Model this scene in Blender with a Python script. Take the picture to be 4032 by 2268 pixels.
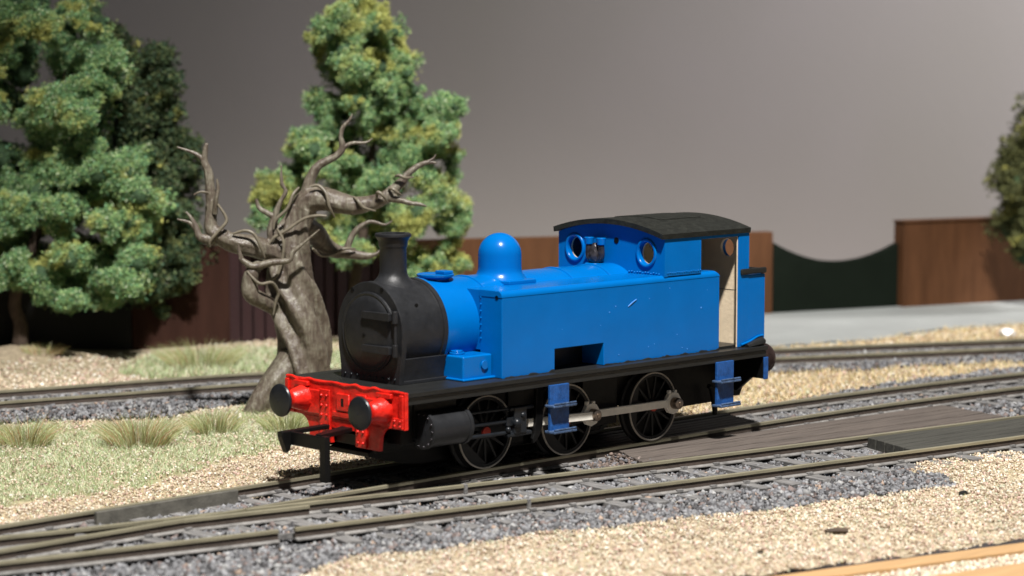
import bpy, bmesh, math, random
import numpy as np
from mathutils import Vector, Matrix
from mathutils.geometry import tessellate_polygon
# 1 Blender unit = 1 mm of the model railway
S = bpy.context.scene
for o in list(bpy.data.objects): bpy.data.objects.remove(o)
C = bpy.context.collection
R = math.radians
# ---------------------------------------------------------------- camera
cam_d = bpy.data.cameras.new('camera'); cam = bpy.data.objects.new('camera', cam_d); C.objects.link(cam)
CAM = Vector((-275.11, -325.97, 77.17)); YAW, PITCH = R(-44.14), R(-5.73)
fw = Vector((math.cos(PITCH)*math.sin(-YAW), math.cos(PITCH)*math.cos(YAW), math.sin(PITCH)))
cam.location = CAM; cam.rotation_euler = fw.to_track_quat('-Z', 'Y').to_euler()
cam_d.sensor_width = 36; cam_d.lens = 9480.41/4032*36
cam_d.clip_start = 1; cam_d.clip_end = 20000
cam_d.dof.use_dof = True; cam_d.dof.focus_distance = 462; cam_d.dof.aperture_fstop = 0.0846/2.7
S.camera = cam
CR = fw.cross(Vector((0,0,1))).normalized()          # camera right, level
CF = Vector((0,0,1)).cross(CR).normalized()          # level direction away from the camera
# ---------------------------------------------------------------- dim room light
w = bpy.data.worlds.new("World"); S.world = w; w.use_nodes = True
w.node_tree.nodes['Background'].inputs[0].default_value = (0.92, 0.96, 1.0, 1)
w.node_tree.nodes['Background'].inputs[1].default_value = 0.078
# ---------------------------------------------------------------- lamps
def lamp(name, kind, loc, target, power, color, **kw):
    d = bpy.data.lights.new(name, kind); o = bpy.data.objects.new(name, d); C.objects.link(o)
    o.location = loc; o.rotation_euler = (Vector(target)-Vector(loc)).to_track_quat('-Z', 'Y').to_euler()
    d.energy = power; d.color = color
    for k, v in kw.items(): setattr(d, k, v)
    return o
LD = Vector((-.28, -.38, .88)).normalized()
key = Vector((50, -10, 0)) + LD*820
lamp('desk_lamp', 'SPOT', key, (95, -62, 0), 6.3e7, (1.0, .965, .93), shadow_soft_size=22, spot_size=R(41), spot_blend=.5)
lamp('room_lamp', 'SPOT', (700, -150, 350), (420, 190, 60), 2.8e7, (1.0, .955, .95), shadow_soft_size=60, spot_size=R(47), spot_blend=1)
S.view_settings.view_transform = 'Standard'; S.view_settings.look = 'None'
S.view_settings.exposure = 0; S.view_settings.gamma = 1
S.render.engine = 'CYCLES'
# ---------------------------------------------------------------- helpers
def tag(o, label=None, cat=None, group=None, kind=None):
    if label: o['label'] = label
    if cat: o['category'] = cat
    if group: o['group'] = group
    if kind: o['kind'] = kind
    return o
def empty(name, loc, label, cat, group=None):
    o = bpy.data.objects.new(name, None); C.objects.link(o); o.location = loc; o.empty_display_size = 2
    return tag(o, label, cat, group)
def base(o):
    p = Vector((0,0,0))
    while o is not None:
        p += o.location; o = o.parent
    return p
def link(name, me, parent=None, origin=None):
    o = bpy.data.objects.new(name, me); C.objects.link(o)
    if parent is not None:
        off = base(parent); o.parent = parent
        me.transform(Matrix.Translation(-off))
    elif origin is not None:
        me.transform(Matrix.Translation(-Vector(origin))); o.location = origin
    return o
def fin(name, bm, mat, parent=None, smooth=35, bevel=None, origin=None):
    bmesh.ops.recalc_face_normals(bm, faces=bm.faces)
    me = bpy.data.meshes.new(name); bm.to_mesh(me); bm.free()
    if smooth:
        me.polygons.foreach_set('use_smooth', [True]*len(me.polygons)); me.set_sharp_from_angle(angle=R(smooth))
    me.materials.append(mat)
    o = link(name, me, parent, origin)
    if bevel:
        m = o.modifiers.new('bevel', 'BEVEL'); m.width = bevel; m.segments = 2; m.limit_method = 'ANGLE'; m.angle_limit = R(40)
        m.harden_normals = bool(smooth)
    return o
def box(bm, x0, x1, y0, y1, z0, z1, M=None):
    vs = [bm.verts.new((x, y, z)) for x in (x0, x1) for y in (y0, y1) for z in (z0, z1)]
    for f in ((0,1,3,2),(4,6,7,5),(0,4,5,1),(2,3,7,6),(0,2,6,4),(1,5,7,3)): bm.faces.new([vs[i] for i in f])
    if M is not None: bmesh.ops.transform(bm, matrix=M, verts=vs)
    return vs
AX = {'x': (Vector((1,0,0)), Vector((0,1,0)), Vector((0,0,1))), 'y': (Vector((0,1,0)), Vector((0,0,1)), Vector((1,0,0))), 'z': (Vector((0,0,1)), Vector((1,0,0)), Vector((0,1,0)))}
def lathe(bm, prof, org, axis='z', n=32):
    a, u, v = AX[axis]; org = Vector(org); rings = []
    for (h, r) in prof:
        if r < 1e-4: rings.append([bm.verts.new(org + a*h)])
        else: rings.append([bm.verts.new(org + a*h + (u*math.cos(t)+v*math.sin(t))*r) for t in [2*math.pi*i/n for i in range(n)]])
    for A, B in zip(rings, rings[1:]):
        if len(A) == 1 and len(B) == 1: continue
        for i in range(n):
            j = (i+1) % n
            if len(A) == 1: bm.faces.new((A[0], B[i], B[j]))
            elif len(B) == 1: bm.faces.new((A[i], A[j], B[0]))
            else: bm.faces.new((A[i], A[j], B[j], B[i]))
def cyl(bm, org, axis, h0, h1, r, n=20, r2=None):
    r2 = r if r2 is None else r2
    lathe(bm, [(h0, 0), (h0, r), (h1, r2), (h1, 0)], org, axis, n)
def prism(bm, outer, a0, a1, plane='xz', holes=()):
    """polygon with holes in a plane, extruded along the third axis"""
    def P(p, a):
        return {'xz': (p[0], a, p[1]), 'yz': (a, p[0], p[1]), 'xy': (p[0], p[1], a)}[plane]
    loops = [list(outer)] + [list(h) for h in holes]
    flat = [p for l in loops for p in l]
    tris = tessellate_polygon([[Vector((p[0], p[1], 0)) for p in l] for l in loops])
    V0 = [bm.verts.new(P(p, a0)) for p in flat]; V1 = [bm.verts.new(P(p, a1)) for p in flat]
    for t in tris:
        try:
            bm.faces.new([V0[i] for i in t]); bm.faces.new([V1[i] for i in t])
        except ValueError: pass
    k = 0
    for l in loops:
        n = len(l)
        for i in range(n):
            j = (i+1) % n
            bm.faces.new((V0[k+i], V0[k+j], V1[k+j], V1[k+i]))
        k += n
    bmesh.ops.dissolve_limit(bm, angle_limit=R(.5), verts=bm.verts[:], edges=bm.edges[:])
def circ(cx, cy, r, n=24, rz=None, rev=True):
    rz = r if rz is None else rz
    return [(cx+r*math.cos(2*math.pi*i/n), cy+rz*math.sin(2*math.pi*i/n)) for i in range(n)]
def sph(bm, c, r, sub=1, sc=(1,1,1)):
    g = bmesh.ops.create_icosphere(bm, subdivisions=sub, radius=r)
    for q in g['verts']: q.co = Vector((q.co.x*sc[0], q.co.y*sc[1], q.co.z*sc[2])) + Vector(c)
def smooth_path(pts, m=4):
    P = [Vector(p) for p in pts]; out = []
    for i in range(len(P)-1):
        p0 = P[max(i-1,0)]; p1 = P[i]; p2 = P[i+1]; p3 = P[min(i+2,len(P)-1)]
        for k in range(m):
            t = k/m
            out.append(.5*((2*p1)+(p2-p0)*t+(2*p0-5*p1+4*p2-p3)*t*t+(3*p1-p0-3*p2+p3)*t**3))
    out.append(P[-1]); return out
def tube(bm, pts, rad, n=10, m=4, flute=0, seed=0, cap=True):
    """tapered bent tube; rad = radii per control point (or a number)"""
    if isinstance(rad, (int, float)): rad = [rad]*len(pts)
    full = smooth_path([(*p, ) for p in pts], m)
    rr = [q.x for q in smooth_path([(r, 0, 0) for r in rad], m)]
    rng = random.Random(seed); ph = rng.random()*6
    rings = []; ref = None
    for i, p in enumerate(full):
        d = (full[min(i+1, len(full)-1)] - full[max(i-1, 0)]).normalized()
        if ref is None: ref = d.orthogonal().normalized()
        ref = (ref - d*ref.dot(d)).normalized(); b = d.cross(ref)
        ring = []
        for k in range(n):
            t = 2*math.pi*k/n
            f = 1.0
            if flute:
                tw = i*.07
                f += flute*(.5*math.cos(5*(t+tw)+ph)+.35*math.cos(8*(t+tw*.7)+2*ph)+.3*math.cos(3*t-tw+ph))
            ring.append(bm.verts.new(p + (ref*math.cos(t)+b*math.sin(t))*max(rr[i], .03)*f))
        rings.append(ring)
    for A, B in zip(rings, rings[1:]):
        for k in range(n): bm.faces.new((A[k], A[(k+1)%n], B[(k+1)%n], B[k]))
    if cap:
        bm.faces.new(rings[0][::-1]); bm.faces.new(rings[-1])
def fast_mesh(name, V, F, col=None, mat=None, smooth=False):
    me = bpy.data.meshes.new(name); V = np.ascontiguousarray(V, dtype=np.float32); F = np.ascontiguousarray(F, dtype=np.int32)
    k = F.shape[1]
    me.vertices.add(len(V)); me.vertices.foreach_set('co', V.ravel())
    me.loops.add(F.size); me.loops.foreach_set('vertex_index', F.ravel())
    me.polygons.add(len(F)); me.polygons.foreach_set('loop_start', np.arange(0, F.size, k, dtype=np.int32))
    me.update(calc_edges=True)
    if smooth: me.polygons.foreach_set('use_smooth', np.ones(len(F), dtype=bool))
    if col is not None:
        a = me.color_attributes.new('col', 'FLOAT_COLOR', 'POINT')
        c = np.ones((len(V), 4), dtype=np.float32); c[:, :3] = col; a.data.foreach_set('color', c.ravel())
    if mat: me.materials.append(mat)
    return me
# ---------------------------------------------------------------- materials
def nodes(name):
    m = bpy.data.materials.new(name); m.use_nodes = True; nt = m.node_tree
    return m, nt, nt.nodes['Principled BSDF']
def N(nt, t, **kw):
    n = nt.nodes.new(t)
    for k, v in kw.items():
        if k in n.inputs: n.inputs[k].default_value = v
        else: setattr(n, k, v)
    return n
def tex(nt, scale, detail=4, rough=.55, stretch=None, kind='ShaderNodeTexNoise'):
    tc = N(nt, 'ShaderNodeTexCoord'); mp = N(nt, 'ShaderNodeMapping')
    if stretch: mp.inputs['Scale'].default_value = stretch
    nt.links.new(tc.outputs['Object'], mp.inputs[0])
    t = nt.nodes.new(kind); t.inputs['Scale'].default_value = scale
    if kind == 'ShaderNodeTexNoise': t.inputs['Detail'].default_value = detail; t.inputs['Roughness'].default_value = rough
    nt.links.new(mp.outputs[0], t.inputs['Vector']); return t
def ramp(nt, src, stops):
    r = N(nt, 'ShaderNodeValToRGB'); e = r.color_ramp.elements
    while len(e) < len(stops): e.new(.5)
    for q, (p, c) in zip(e, stops): q.position = p; q.color = (*c, 1) if len(c) == 3 else c
    nt.links.new(src, r.inputs[0]); return r
def paint(name, col, rough=.35, var=.12, bump=.05, bscale=1.2, dust=0, metal=0, spec=.5, stretch=None, col2=None, vscale=.5, coat=0, dcol=(.75,.8,.85)):
    m, nt, b = nodes(name)
    t = tex(nt, vscale, 5, .6, stretch)
    c2 = col2 or tuple(min(1, c*(1+var)) for c in col); c1 = tuple(c*(1-var) for c in col)
    r = ramp(nt, t.outputs['Fac'], [(.3, c1), (.7, c2)]); out = r.outputs[0]
    if dust:
        v = tex(nt, .42, kind='ShaderNodeTexVoronoi')
        v2 = tex(nt, 1.7, 2)
        ad = N(nt, 'ShaderNodeMath', operation='MULTIPLY_ADD'); nt.links.new(v2.outputs['Fac'], ad.inputs[0]); ad.inputs[1].default_value = .5
        nt.links.new(v.outputs['Distance'], ad.inputs[2])
        rr = ramp(nt, ad.outputs[0], [(.235*dust, (1,1,1)), (.26*dust, (0,0,0))])
        mx = N(nt, 'ShaderNodeMixRGB'); nt.links.new(rr.outputs[0], mx.inputs[0]); nt.links.new(out, mx.inputs[1]); mx.inputs[2].default_value = (*dcol, 1); out = mx.outputs[0]
    nt.links.new(out, b.inputs['Base Color'])
    b.inputs['Roughness'].default_value = rough; b.inputs['Metallic'].default_value = metal; b.inputs['Specular IOR Level'].default_value = spec
    b.inputs['Coat Weight'].default_value = coat; b.inputs['Coat Roughness'].default_value = .12
    rn = tex(nt, vscale*2.3, 3); mr = N(nt, 'ShaderNodeMapRange'); mr.inputs['To Min'].default_value = rough*.75; mr.inputs['To Max'].default_value = min(1, rough*1.3)
    nt.links.new(rn.outputs['Fac'], mr.inputs['Value']); nt.links.new(mr.outputs[0], b.inputs['Roughness'])
    if bump:
        t2 = tex(nt, bscale, 4, .6, stretch); bp = N(nt, 'ShaderNodeBump'); bp.inputs['Strength'].default_value = 1; bp.inputs['Distance'].default_value = bump
        nt.links.new(t2.outputs['Fac'], bp.inputs['Height']); nt.links.new(bp.outputs[0], b.inputs['Normal'])
    return m
def attr_mat(name, rough=.9, nscale=0, namp=.3, sss=0, spec=.25, bump=0, bscale=2, trans=False):
    m, nt, b = nodes(name)
    a = N(nt, 'ShaderNodeVertexColor', layer_name='col'); out = a.outputs[0]
    if nscale:
        t = tex(nt, nscale, 6, .65); mr = N(nt, 'ShaderNodeMapRange'); mr.inputs['From Min'].default_value = .25; mr.inputs['From Max'].default_value = .75
        mr.inputs['To Min'].default_value = 1-namp; mr.inputs['To Max'].default_value = 1+namp
        nt.links.new(t.outputs['Fac'], mr.inputs['Value'])
        mm = N(nt, 'ShaderNodeVectorMath', operation='SCALE'); nt.links.new(out, mm.inputs[0]); nt.links.new(mr.outputs[0], mm.inputs['Scale']); out = mm.outputs[0]
    nt.links.new(out, b.inputs['Base Color']); b.inputs['Roughness'].default_value = rough; b.inputs['Specular IOR Level'].default_value = spec
    if bump:
        t2 = tex(nt, bscale, 8, .7); bp = N(nt, 'ShaderNodeBump'); bp.inputs['Distance'].default_value = bump
        nt.links.new(t2.outputs['Fac'], bp.inputs['Height']); nt.links.new(bp.outputs[0], b.inputs['Normal'])
    return m
def bark():
    m, nt, b = nodes('dead_bark')
    a = tex(nt, 1.3, 6, .7, (1, 1, .28)); c = tex(nt, .28, 3, .5); f = tex(nt, 4.5, 3, .6)
    ad = N(nt, 'ShaderNodeMath', operation='MULTIPLY_ADD'); nt.links.new(a.outputs['Fac'], ad.inputs[0]); ad.inputs[1].default_value = .75; 
    m2 = N(nt, 'ShaderNodeMath', operation='MULTIPLY'); nt.links.new(c.outputs['Fac'], m2.inputs[0]); m2.inputs[1].default_value = .35; nt.links.new(m2.outputs[0], ad.inputs[2])
    r = ramp(nt, ad.outputs[0], [(.36, (.055,.041,.032)), (.50, (.105,.083,.064)), (.60, (.155,.136,.102)), (.74, (.26,.245,.19))])
    nt.links.new(r.outputs[0], b.inputs['Base Color']); b.inputs['Roughness'].default_value = .32; b.inputs['Specular IOR Level'].default_value = .5
    h = N(nt, 'ShaderNodeMath', operation='MULTIPLY_ADD'); nt.links.new(a.outputs['Fac'], h.inputs[0]); h.inputs[1].default_value = 1; m3 = N(nt, 'ShaderNodeMath', operation='MULTIPLY'); nt.links.new(f.outputs['Fac'], m3.inputs[0]); m3.inputs[1].default_value = .25; nt.links.new(m3.outputs[0], h.inputs[2])
    bp = N(nt, 'ShaderNodeBump'); bp.inputs['Distance'].default_value = .2; nt.links.new(h.outputs[0], bp.inputs['Height']); nt.links.new(bp.outputs[0], b.inputs['Normal']); return m
BLUE = paint('blue_enamel', (.0, .117, .40), .22, .06, .04, .35, dust=.2, spec=.2, vscale=.15, coat=.0, dcol=(.15, .45, .85))
TREADM = paint('worn_tread', (.05, .085, .16), .35, .6, .12, 1.5, dust=.8, vscale=1.2, dcol=(.4,.45,.5))
BLUEW = paint('worn_blue_enamel', (.012, .072, .25), .4, .35, .12, 1.5, dust=.6, vscale=.7, dcol=(.3,.4,.5))
RED = paint('red_enamel', (.56, .010, .005), .33, .18, .16, 1.1, spec=.45, vscale=.5, col2=(.80, .024, .014))
BLACK = paint('satin_black', (.0138, .0145, .0162), .43, .3, .05, 1.2, dust=.22, spec=.42, vscale=.4, dcol=(.1,.1,.1))
BLACKG = paint('brushed_black', (.011, .0115, .011), .42, .3, .14, .9, dust=.45, stretch=(.25,1,1), dcol=(.3,.3,.28))
ROOF = paint('matt_black_roof', (.013, .0140, .0115), .66, .5, .12, 2.0, dust=.42, spec=.22, vscale=.8, dcol=(.4,.4,.36))
PLASTIC = paint('black_plastic', (.004, .004, .004), .45, .15, .02, 1, spec=.25)
SPOKE = paint('grey_black_plastic', (.022, .022, .022), .5, .15, .02, 1, spec=.35)
DUSTM = paint('ballast_dust', (.185, .178, .168), .9, .4, .1, 2)
CREAM = paint('cream_plastic', (.78, .64, .45), .55, .08, .08, 1.2, vscale=.3)
TYRE = paint('nickel_tyre', (.46, .42, .36), .45, .2, .02, 2, metal=.35, vscale=.5)
STEEL = paint('dull_steel_rod', (.92, .88, .78), .4, .08, .03, 1.5, metal=.0, vscale=.6)
PIN = paint('brown_steel_pin', (.26, .21, .17), .3, .3, .02, 2, metal=.9)
SILVER = paint('grimy_silver', (.06, .055, .06), .22, .6, .1, 1.5, metal=.6, vscale=1.2)
REDP = paint('red_axle_plastic', (.62, .06, .035), .5, .1, .02, 1)
RAILTOP = paint('brassy_rail_head', (.36, .33, .23), .38, .2, .03, 1.5, metal=.5, stretch=(.1,1,1), vscale=.8)
RAILWEB = paint('rusty_rail_side', (.062, .046, .036), .8, .3, .08, 1.5, vscale=.4)
SLEEPER = paint('weathered_sleeper', (.155, .15, .145), .85, .5, .15, 1.5, stretch=(1,.15,1), vscale=1.4)
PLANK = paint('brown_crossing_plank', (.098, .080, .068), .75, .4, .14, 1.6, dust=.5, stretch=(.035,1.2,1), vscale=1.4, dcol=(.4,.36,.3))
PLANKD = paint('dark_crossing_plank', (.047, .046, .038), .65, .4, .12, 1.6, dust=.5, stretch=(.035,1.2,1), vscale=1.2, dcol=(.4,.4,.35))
STICK = bark()
VINE = paint('pale_vine', (.155, .135, .098), .4, .2, .08, 1.5, vscale=.6)
WOOD = paint('pine_batten', (.46, .285, .135), .5, .12, .05, 1, stretch=(.06,.9,.9), vscale=1.1)
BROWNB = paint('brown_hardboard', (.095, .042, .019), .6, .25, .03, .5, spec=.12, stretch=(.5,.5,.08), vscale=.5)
SHADEDB = paint('shaded_brown_board', (.034, .015, .0105), .7, .25, .03, .5, spec=.1, stretch=(.5,.5,.08), vscale=.5)  # brown hardboard again, with shade put into the colour
GREENB = paint('dark_green_panel', (.007, .0105, .007), .85, .12, .02, .5, spec=.06, vscale=.1)
MAROON = paint('maroon_slat', (.022, .004, .0045), .8, .2, .03, .5, stretch=(1,1,.1), vscale=.6)
def wall_mat():
    m, nt, b = nodes('grey_plaster')
    t = tex(nt, .006, 3, .5); r = ramp(nt, t.outputs['Fac'], [(.32, (.225,.215,.20)), (.68, (.262,.245,.248))])
    nt.links.new(r.outputs[0], b.inputs['Base Color']); b.inputs['Roughness'].default_value = .9
    t2 = tex(nt, .35, 4); bp = N(nt, 'ShaderNodeBump'); bp.inputs['Distance'].default_value = .05
    nt.links.new(t2.outputs['Fac'], bp.inputs['Height']); nt.links.new(bp.outputs[0], b.inputs['Normal']); return m
WALL = wall_mat()
ROADM = paint('pale_grey_road', (.285, .30, .29), .8, .08, .1, 1, vscale=.06)
LEAF = attr_mat('flock_foliage', .75, spec=.35)
GRASSM = attr_mat('static_grass', .6, spec=.3)
STONE = attr_mat('ballast_stone', .75, spec=.3, nscale=1.5, namp=.25)
GRIT = attr_mat('grit', .8, spec=.3)
GROUND = attr_mat('scatter_ground', .95, nscale=1.1, namp=.5, bump=.5, bscale=1.2)
GREENG = attr_mat('bark_soil', .9)
TRUNKM = paint('brown_trunk', (.060, .040, .027), .85, .3, .4, .6, vscale=.3)
# ---------------------------------------------------------------- ground zones (mm, plan view)
rng = np.random.default_rng(7)
def inpoly(x, y, poly):
    r = np.zeros(x.shape, bool); n = len(poly)
    for i in range(n):
        x0, y0 = poly[i]; x1, y1 = poly[(i+1) % n]
        c = ((y0 > y) != (y1 > y)); r ^= c & (x < (x1-x0)*(y-y0)/((y1-y0) if y1 != y0 else 1e-9)+x0)
    return r
def vnoise(x, y, s, seed=0):
    """smooth value noise"""
    x = x/s+1000; y = y/s+1000; xi = np.floor(x).astype(int); yi = np.floor(y).astype(int); fx = x-xi; fy = y-yi
    fx = fx*fx*(3-2*fx); fy = fy*fy*(3-2*fy)
    h = lambda a, b: (np.sin(a*127.1+b*311.7+seed*74.7)*43758.5453) % 1
    return (h(xi,yi)*(1-fx)+h(xi+1,yi)*fx)*(1-fy)+(h(xi,yi+1)*(1-fx)+h(xi+1,yi+1)*fx)*fy
def crv(pts, m=6): return [(p.x, p.y) for p in smooth_path([(a, b, 0) for a, b in pts], m)]
def far_bend(x): return -7.7e-4*max(0, x-90)**2
LOCO_C = [(x, -.5+far_bend(x)) for x in list(range(-130, 100, 20))+list(range(100, 440, 15))]
SEC_F = crv([(-130,13.5),(-95,5.5),(-72,0),(-59,-3.4),(-30,-9.2),(-14,-12.4),(12,-18),(49,-24.9),(100,-33.4),(151,-41.2),(200,-49),(300,-70),(420,-100)])
SEC_N = crv([(-140,-2),(-110,-9.5),(-82,-16.2),(-59,-21.6),(-33,-27.4),(-14,-31.2),(7,-35.2),(32,-40.2),(80,-48.4),(130,-56.4),(200,-66.5),(300,-87),(420,-117)])
BK_N = crv([(-60,142),(-20,132),(5,126.2),(33,119),(68,109.5),(120,88),(187,56),(250,24),(330,-18),(420,-70)])
def offset(line, d):
    out = []
    for i, p in enumerate(line):
        a = Vector(line[max(i-1,0)]); b = Vector(line[min(i+1,len(line)-1)]); t = (b-a).normalized()
        out.append((p[0]-t.y*d, p[1]+t.x*d))
    return out
BK_F = offset(BK_N, 16.5)
LOCO_N = offset(LOCO_C, -8.3); LOCO_F = offset(LOCO_C, 8.3)
BALL_EDGE = [(-120,-25),(-82.8,-40),(-63.6,-50),(-47.5,-46.2),(-39.9,-42.5),(-32.4,-41.5),(-22.4,-46),(-12.7,-47.0),(-1.5,-48.5),(11.4,-54.0),(25.8,-57),(42.9,-63),(56.0,-64),(71.9,-68.2),(85.4,-71.5),(92.7,-64),(88.6,-57.6),(104.7,-50.5),(117.4,-53),(127.2,-56.5),(180,-66),(300,-92),(420,-122)]
FRONT_BALL = BALL_EDGE + [(420,-60),(300,-5),(240,10),(180,17.5),(120,17.5),(60,11.5),(-20,9.6),(-130,9.6)]
BACK_BALL = [(-60,125),(-3.7,112),(22.5,99),(31.1,94.2),(54.4,96),(76.6,88),(110,70),(175.8,46.9),(199.5,38.0),(245.5,16.9),(420,-85)] + offset(BK_F, 3)[::-1]
GRASSP = [(-60,110),(-10,104.8),(7.6,97),(25.9,90),(48,88),(56,72),(44,60),(26.9,48.5),(11.2,46.2),(-4.2,38.2),(-17.6,33.6),(-34.9,31.7),(-60,36)]
GRASSB = [(62,146),(105,116),(135,102),(150,135),(118,172),(92,184),(68,168)]
ROADP = [(150,124),(205,84),(249.3,71),(281.2,72.5),(310.2,63.2),(420,10),(420,100),(338.3,128),(266.2,152),(150,190)]
EA, EB = Vector((2.3,-94.5)), Vector((52.9,-107.4)); ED = (EB-EA).normalized()    # baseboard edge line
def edge_side(x, y): return (x-EA.x)*(-ED.y)+(y-EA.y)*ED.x                       # >0 = layout side
def visible(x, y, m=1.12):
    dx = x-CAM.x; dy = y-CAM.y; f = dx*CF.x+dy*CF.y; r = dx*CR.x+dy*CR.y
    return (f > 200) & (np.abs(r) < f*.2127*m+4)
def gz(x, y):
    z = -2.75+.35*(vnoise(x,y,14,1)-.5)+.25*(vnoise(x,y,5,2)-.5)
    z = z + .7*inpoly(x,y,GRASSP)*vnoise(x,y,12,3) - .2*inpoly(x, y, FRONT_BALL)
    z = z + np.exp(-(((x-60)/16)**2+((y-200)/12)**2))*4 + np.exp(-(((x-44)/12)**2+((y-84)/10)**2))*1.2
    return z
def zone(x, y):
    n = 5*(vnoise(x,y,7,5)-.5)+3*(vnoise(x,y,2.5,6)-.5)
    b = inpoly(x, y+n*.45, FRONT_BALL) | inpoly(x, y+n, BACK_BALL)
    g = (inpoly(x+n, y+n, GRASSP) | inpoly(x+n, y+n, GRASSB)) & ~b
    r = inpoly(x, y+n*.4, ROADP) & ~b
    return b, g, r
def grid_sheet(x0, x1, y0, y1, st):
    xs = np.arange(x0, x1+.1, st); ys = np.arange(y0, y1+.1, st); X, Y = np.meshgrid(xs, ys); X = X.ravel(); Y = Y.ravel()
    nx = len(xs); ny = len(ys); i = np.arange(nx*ny).reshape(ny, nx)
    F = np.stack([i[:-1,:-1].ravel(), i[:-1,1:].ravel(), i[1:,1:].ravel(), i[1:,:-1].ravel()], 1)
    return X, Y, F
TAN = np.array([.46,.375,.265]); BAL = np.array([.06,.058,.058]); GRN = np.array([.25,.27,.125]); RD = np.array([.40,.44,.43])
X, Y, Fq = grid_sheet(-130, 460, -150, 260, 2.3)
b, g, r_ = zone(X, Y); col = np.tile(TAN, (len(X), 1)); col[b] = BAL; col[g] = GRN*.75+TAN*.25; col[r_] = RD
dk = (Y > 150-.35*(X-119)) & ~g & ~r_; col[dk] = TAN*.8
mix = vnoise(X, Y, 25, 9)[:, None]; col = np.where((~b & ~g & ~r_)[:, None], col*(1-.15*mix)+np.array([.02,.03,0])*mix, col)
Z = gz(X, Y); Z[r_] = -2.6
keep = (edge_side(X, Y) > -.6)
Fq = Fq[keep[Fq].all(1)]
me = fast_mesh('ground', np.stack([X, Y, Z], 1), Fq, col, GROUND, True)
ground = tag(link('ground', me), kind='structure')
# the road behind is a smooth card surface of its own
Xr, Yr, Fr = grid_sheet(140, 440, 0, 180, 3)
mk = inpoly(Xr, Yr+2*(vnoise(Xr,Yr,9,4)-.5), ROADP); Fr = Fr[mk[Fr].all(1)]
me = fast_mesh('road', np.stack([Xr, Yr, np.full(len(Xr), -2.2)], 1), Fr, None, ROADM, True); tag(link('road', me), kind='structure')
# ---------------------------------------------------------------- scatter
ICO = None
def ico_base():
    bm = bmesh.new(); bmesh.ops.create_icosphere(bm, subdivisions=1, radius=1)
    V = np.array([v.co[:] for v in bm.verts]); F = np.array([[v.index for v in f.verts] for f in bm.faces]); bm.free(); return V, F
IV, IF = ico_base()
OV = np.array([(1,0,0),(-1,0,0),(0,1,0),(0,-1,0),(0,0,1),(0,0,-1)], float); OF = np.array([(0,2,4),(2,1,4),(1,3,4),(3,0,4),(2,0,5),(1,2,5),(3,1,5),(0,3,5)])
def scatter(name, P, rad, cols, BV, BF, mat, sq=(.6,1.1), jit=.28, seed=1, parent=None):
    g = np.random.default_rng(seed); n = len(P); k = len(BV)
    A = g.normal(size=(n,3,3)); Q, _ = np.linalg.qr(A)
    sc = g.uniform(sq[0], sq[1], (n,1,3))*rad[:,None,None]
    V = (BV[None]*(1+g.uniform(-jit, jit, (n,k,1))))*sc
    V = np.einsum('nkj,nji->nki', V, Q)+P[:,None,:]
    F = (BF[None]+(np.arange(n)*k)[:,None,None]).reshape(-1, BF.shape[1])
    cc = np.repeat(cols, k, 0)
    me = fast_mesh(name, V.reshape(-1,3), F, cc, mat)
    return tag(link(name, me, parent), kind='stuff')
def pick(n, pal, wts, g, amp=.18):
    i = g.choice(len(pal), n, p=np.array(wts)/sum(wts)); c = np.array(pal)[i]
    return np.clip(c*(1+g.uniform(-amp, amp, (n,1))), 0, 1)
def dist_line(x, y, line):
    d = np.full(x.shape, 1e9)
    for (ax, ay), (bx, by) in zip(line[:-1], line[1:]):
        vx = bx-ax; vy = by-ay; t = np.clip(((x-ax)*vx+(y-ay)*vy)/(vx*vx+vy*vy), 0, 1)
        d = np.minimum(d, np.hypot(x-ax-t*vx, y-ay-t*vy))
    return d
rails_all = [LOCO_N, LOCO_F, SEC_F, SEC_N, BK_N, BK_F]
STP = [(.150,.151,.157),(.070,.068,.070),(.215,.216,.224),(.165,.130,.120),(.29,.29,.285),(.30,.225,.175)]
def cand(x0, x1, y0, y1, dens):
    n = int((x1-x0)*(y1-y0)*dens); x = rng.uniform(x0,x1,n); y = rng.uniform(y0,y1,n)
    m = visible(x, y) & (edge_side(x,y) > .3); return x[m], y[m]
BOARDS = []      # plan polygons covered by planks, no stones there
SLEEP_GAP = []
def ballast(name, x0, x1, y0, y1, dens, r0, r1, seed, BV, BF, cond=None):
    x, y = cand(x0, x1, y0, y1, dens); b, g, r_ = zone(x, y); m = b.copy()
    if cond is not None: m &= cond(x, y)
    for q in BOARDS: m &= ~inpoly(x, y, q)
    x = x[m]; y = y[m]; gg = np.random.default_rng(seed); rad = gg.uniform(r0, r1, len(x))*(1+.6*(gg.random(len(x))<.09))
    d = np.full(x.shape, 1e9)
    for l in rails_all: d = np.minimum(d, dist_line(x, y, l))
    k = d > .75; x = x[k]; y = y[k]; rad = rad[k]; d = d[k]
    # lower between the rails so the sleepers show, heaped outside
    inner = (dist_line(x, y, LOCO_C) < 15.5) | (dist_line(x, y, SEC_F) + dist_line(x, y, SEC_N) < 26) | (dist_line(x,y,BK_N)+dist_line(x,y,BK_F) < 26)
    z = gz(x, y) + np.where(inner, .3, .25) + gg.uniform(-.1, .4, len(x)) - .2
    z = np.where(d < 1.3, z-.25, z) + np.where(y > 60-.25*x, .35, 0)
    pal = pick(len(x), STP, [5,3,4,1.6,1.6,.35], gg, .25)
    return scatter(name, np.stack([x,y,z],1), rad, pal, BV, BF, STONE, seed=seed)
SAP = [(.62,.52,.38),(.50,.40,.285),(.72,.64,.505),(.60,.42,.35),(.32,.23,.17),(.52,.52,.37),(.80,.765,.66)]
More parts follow.
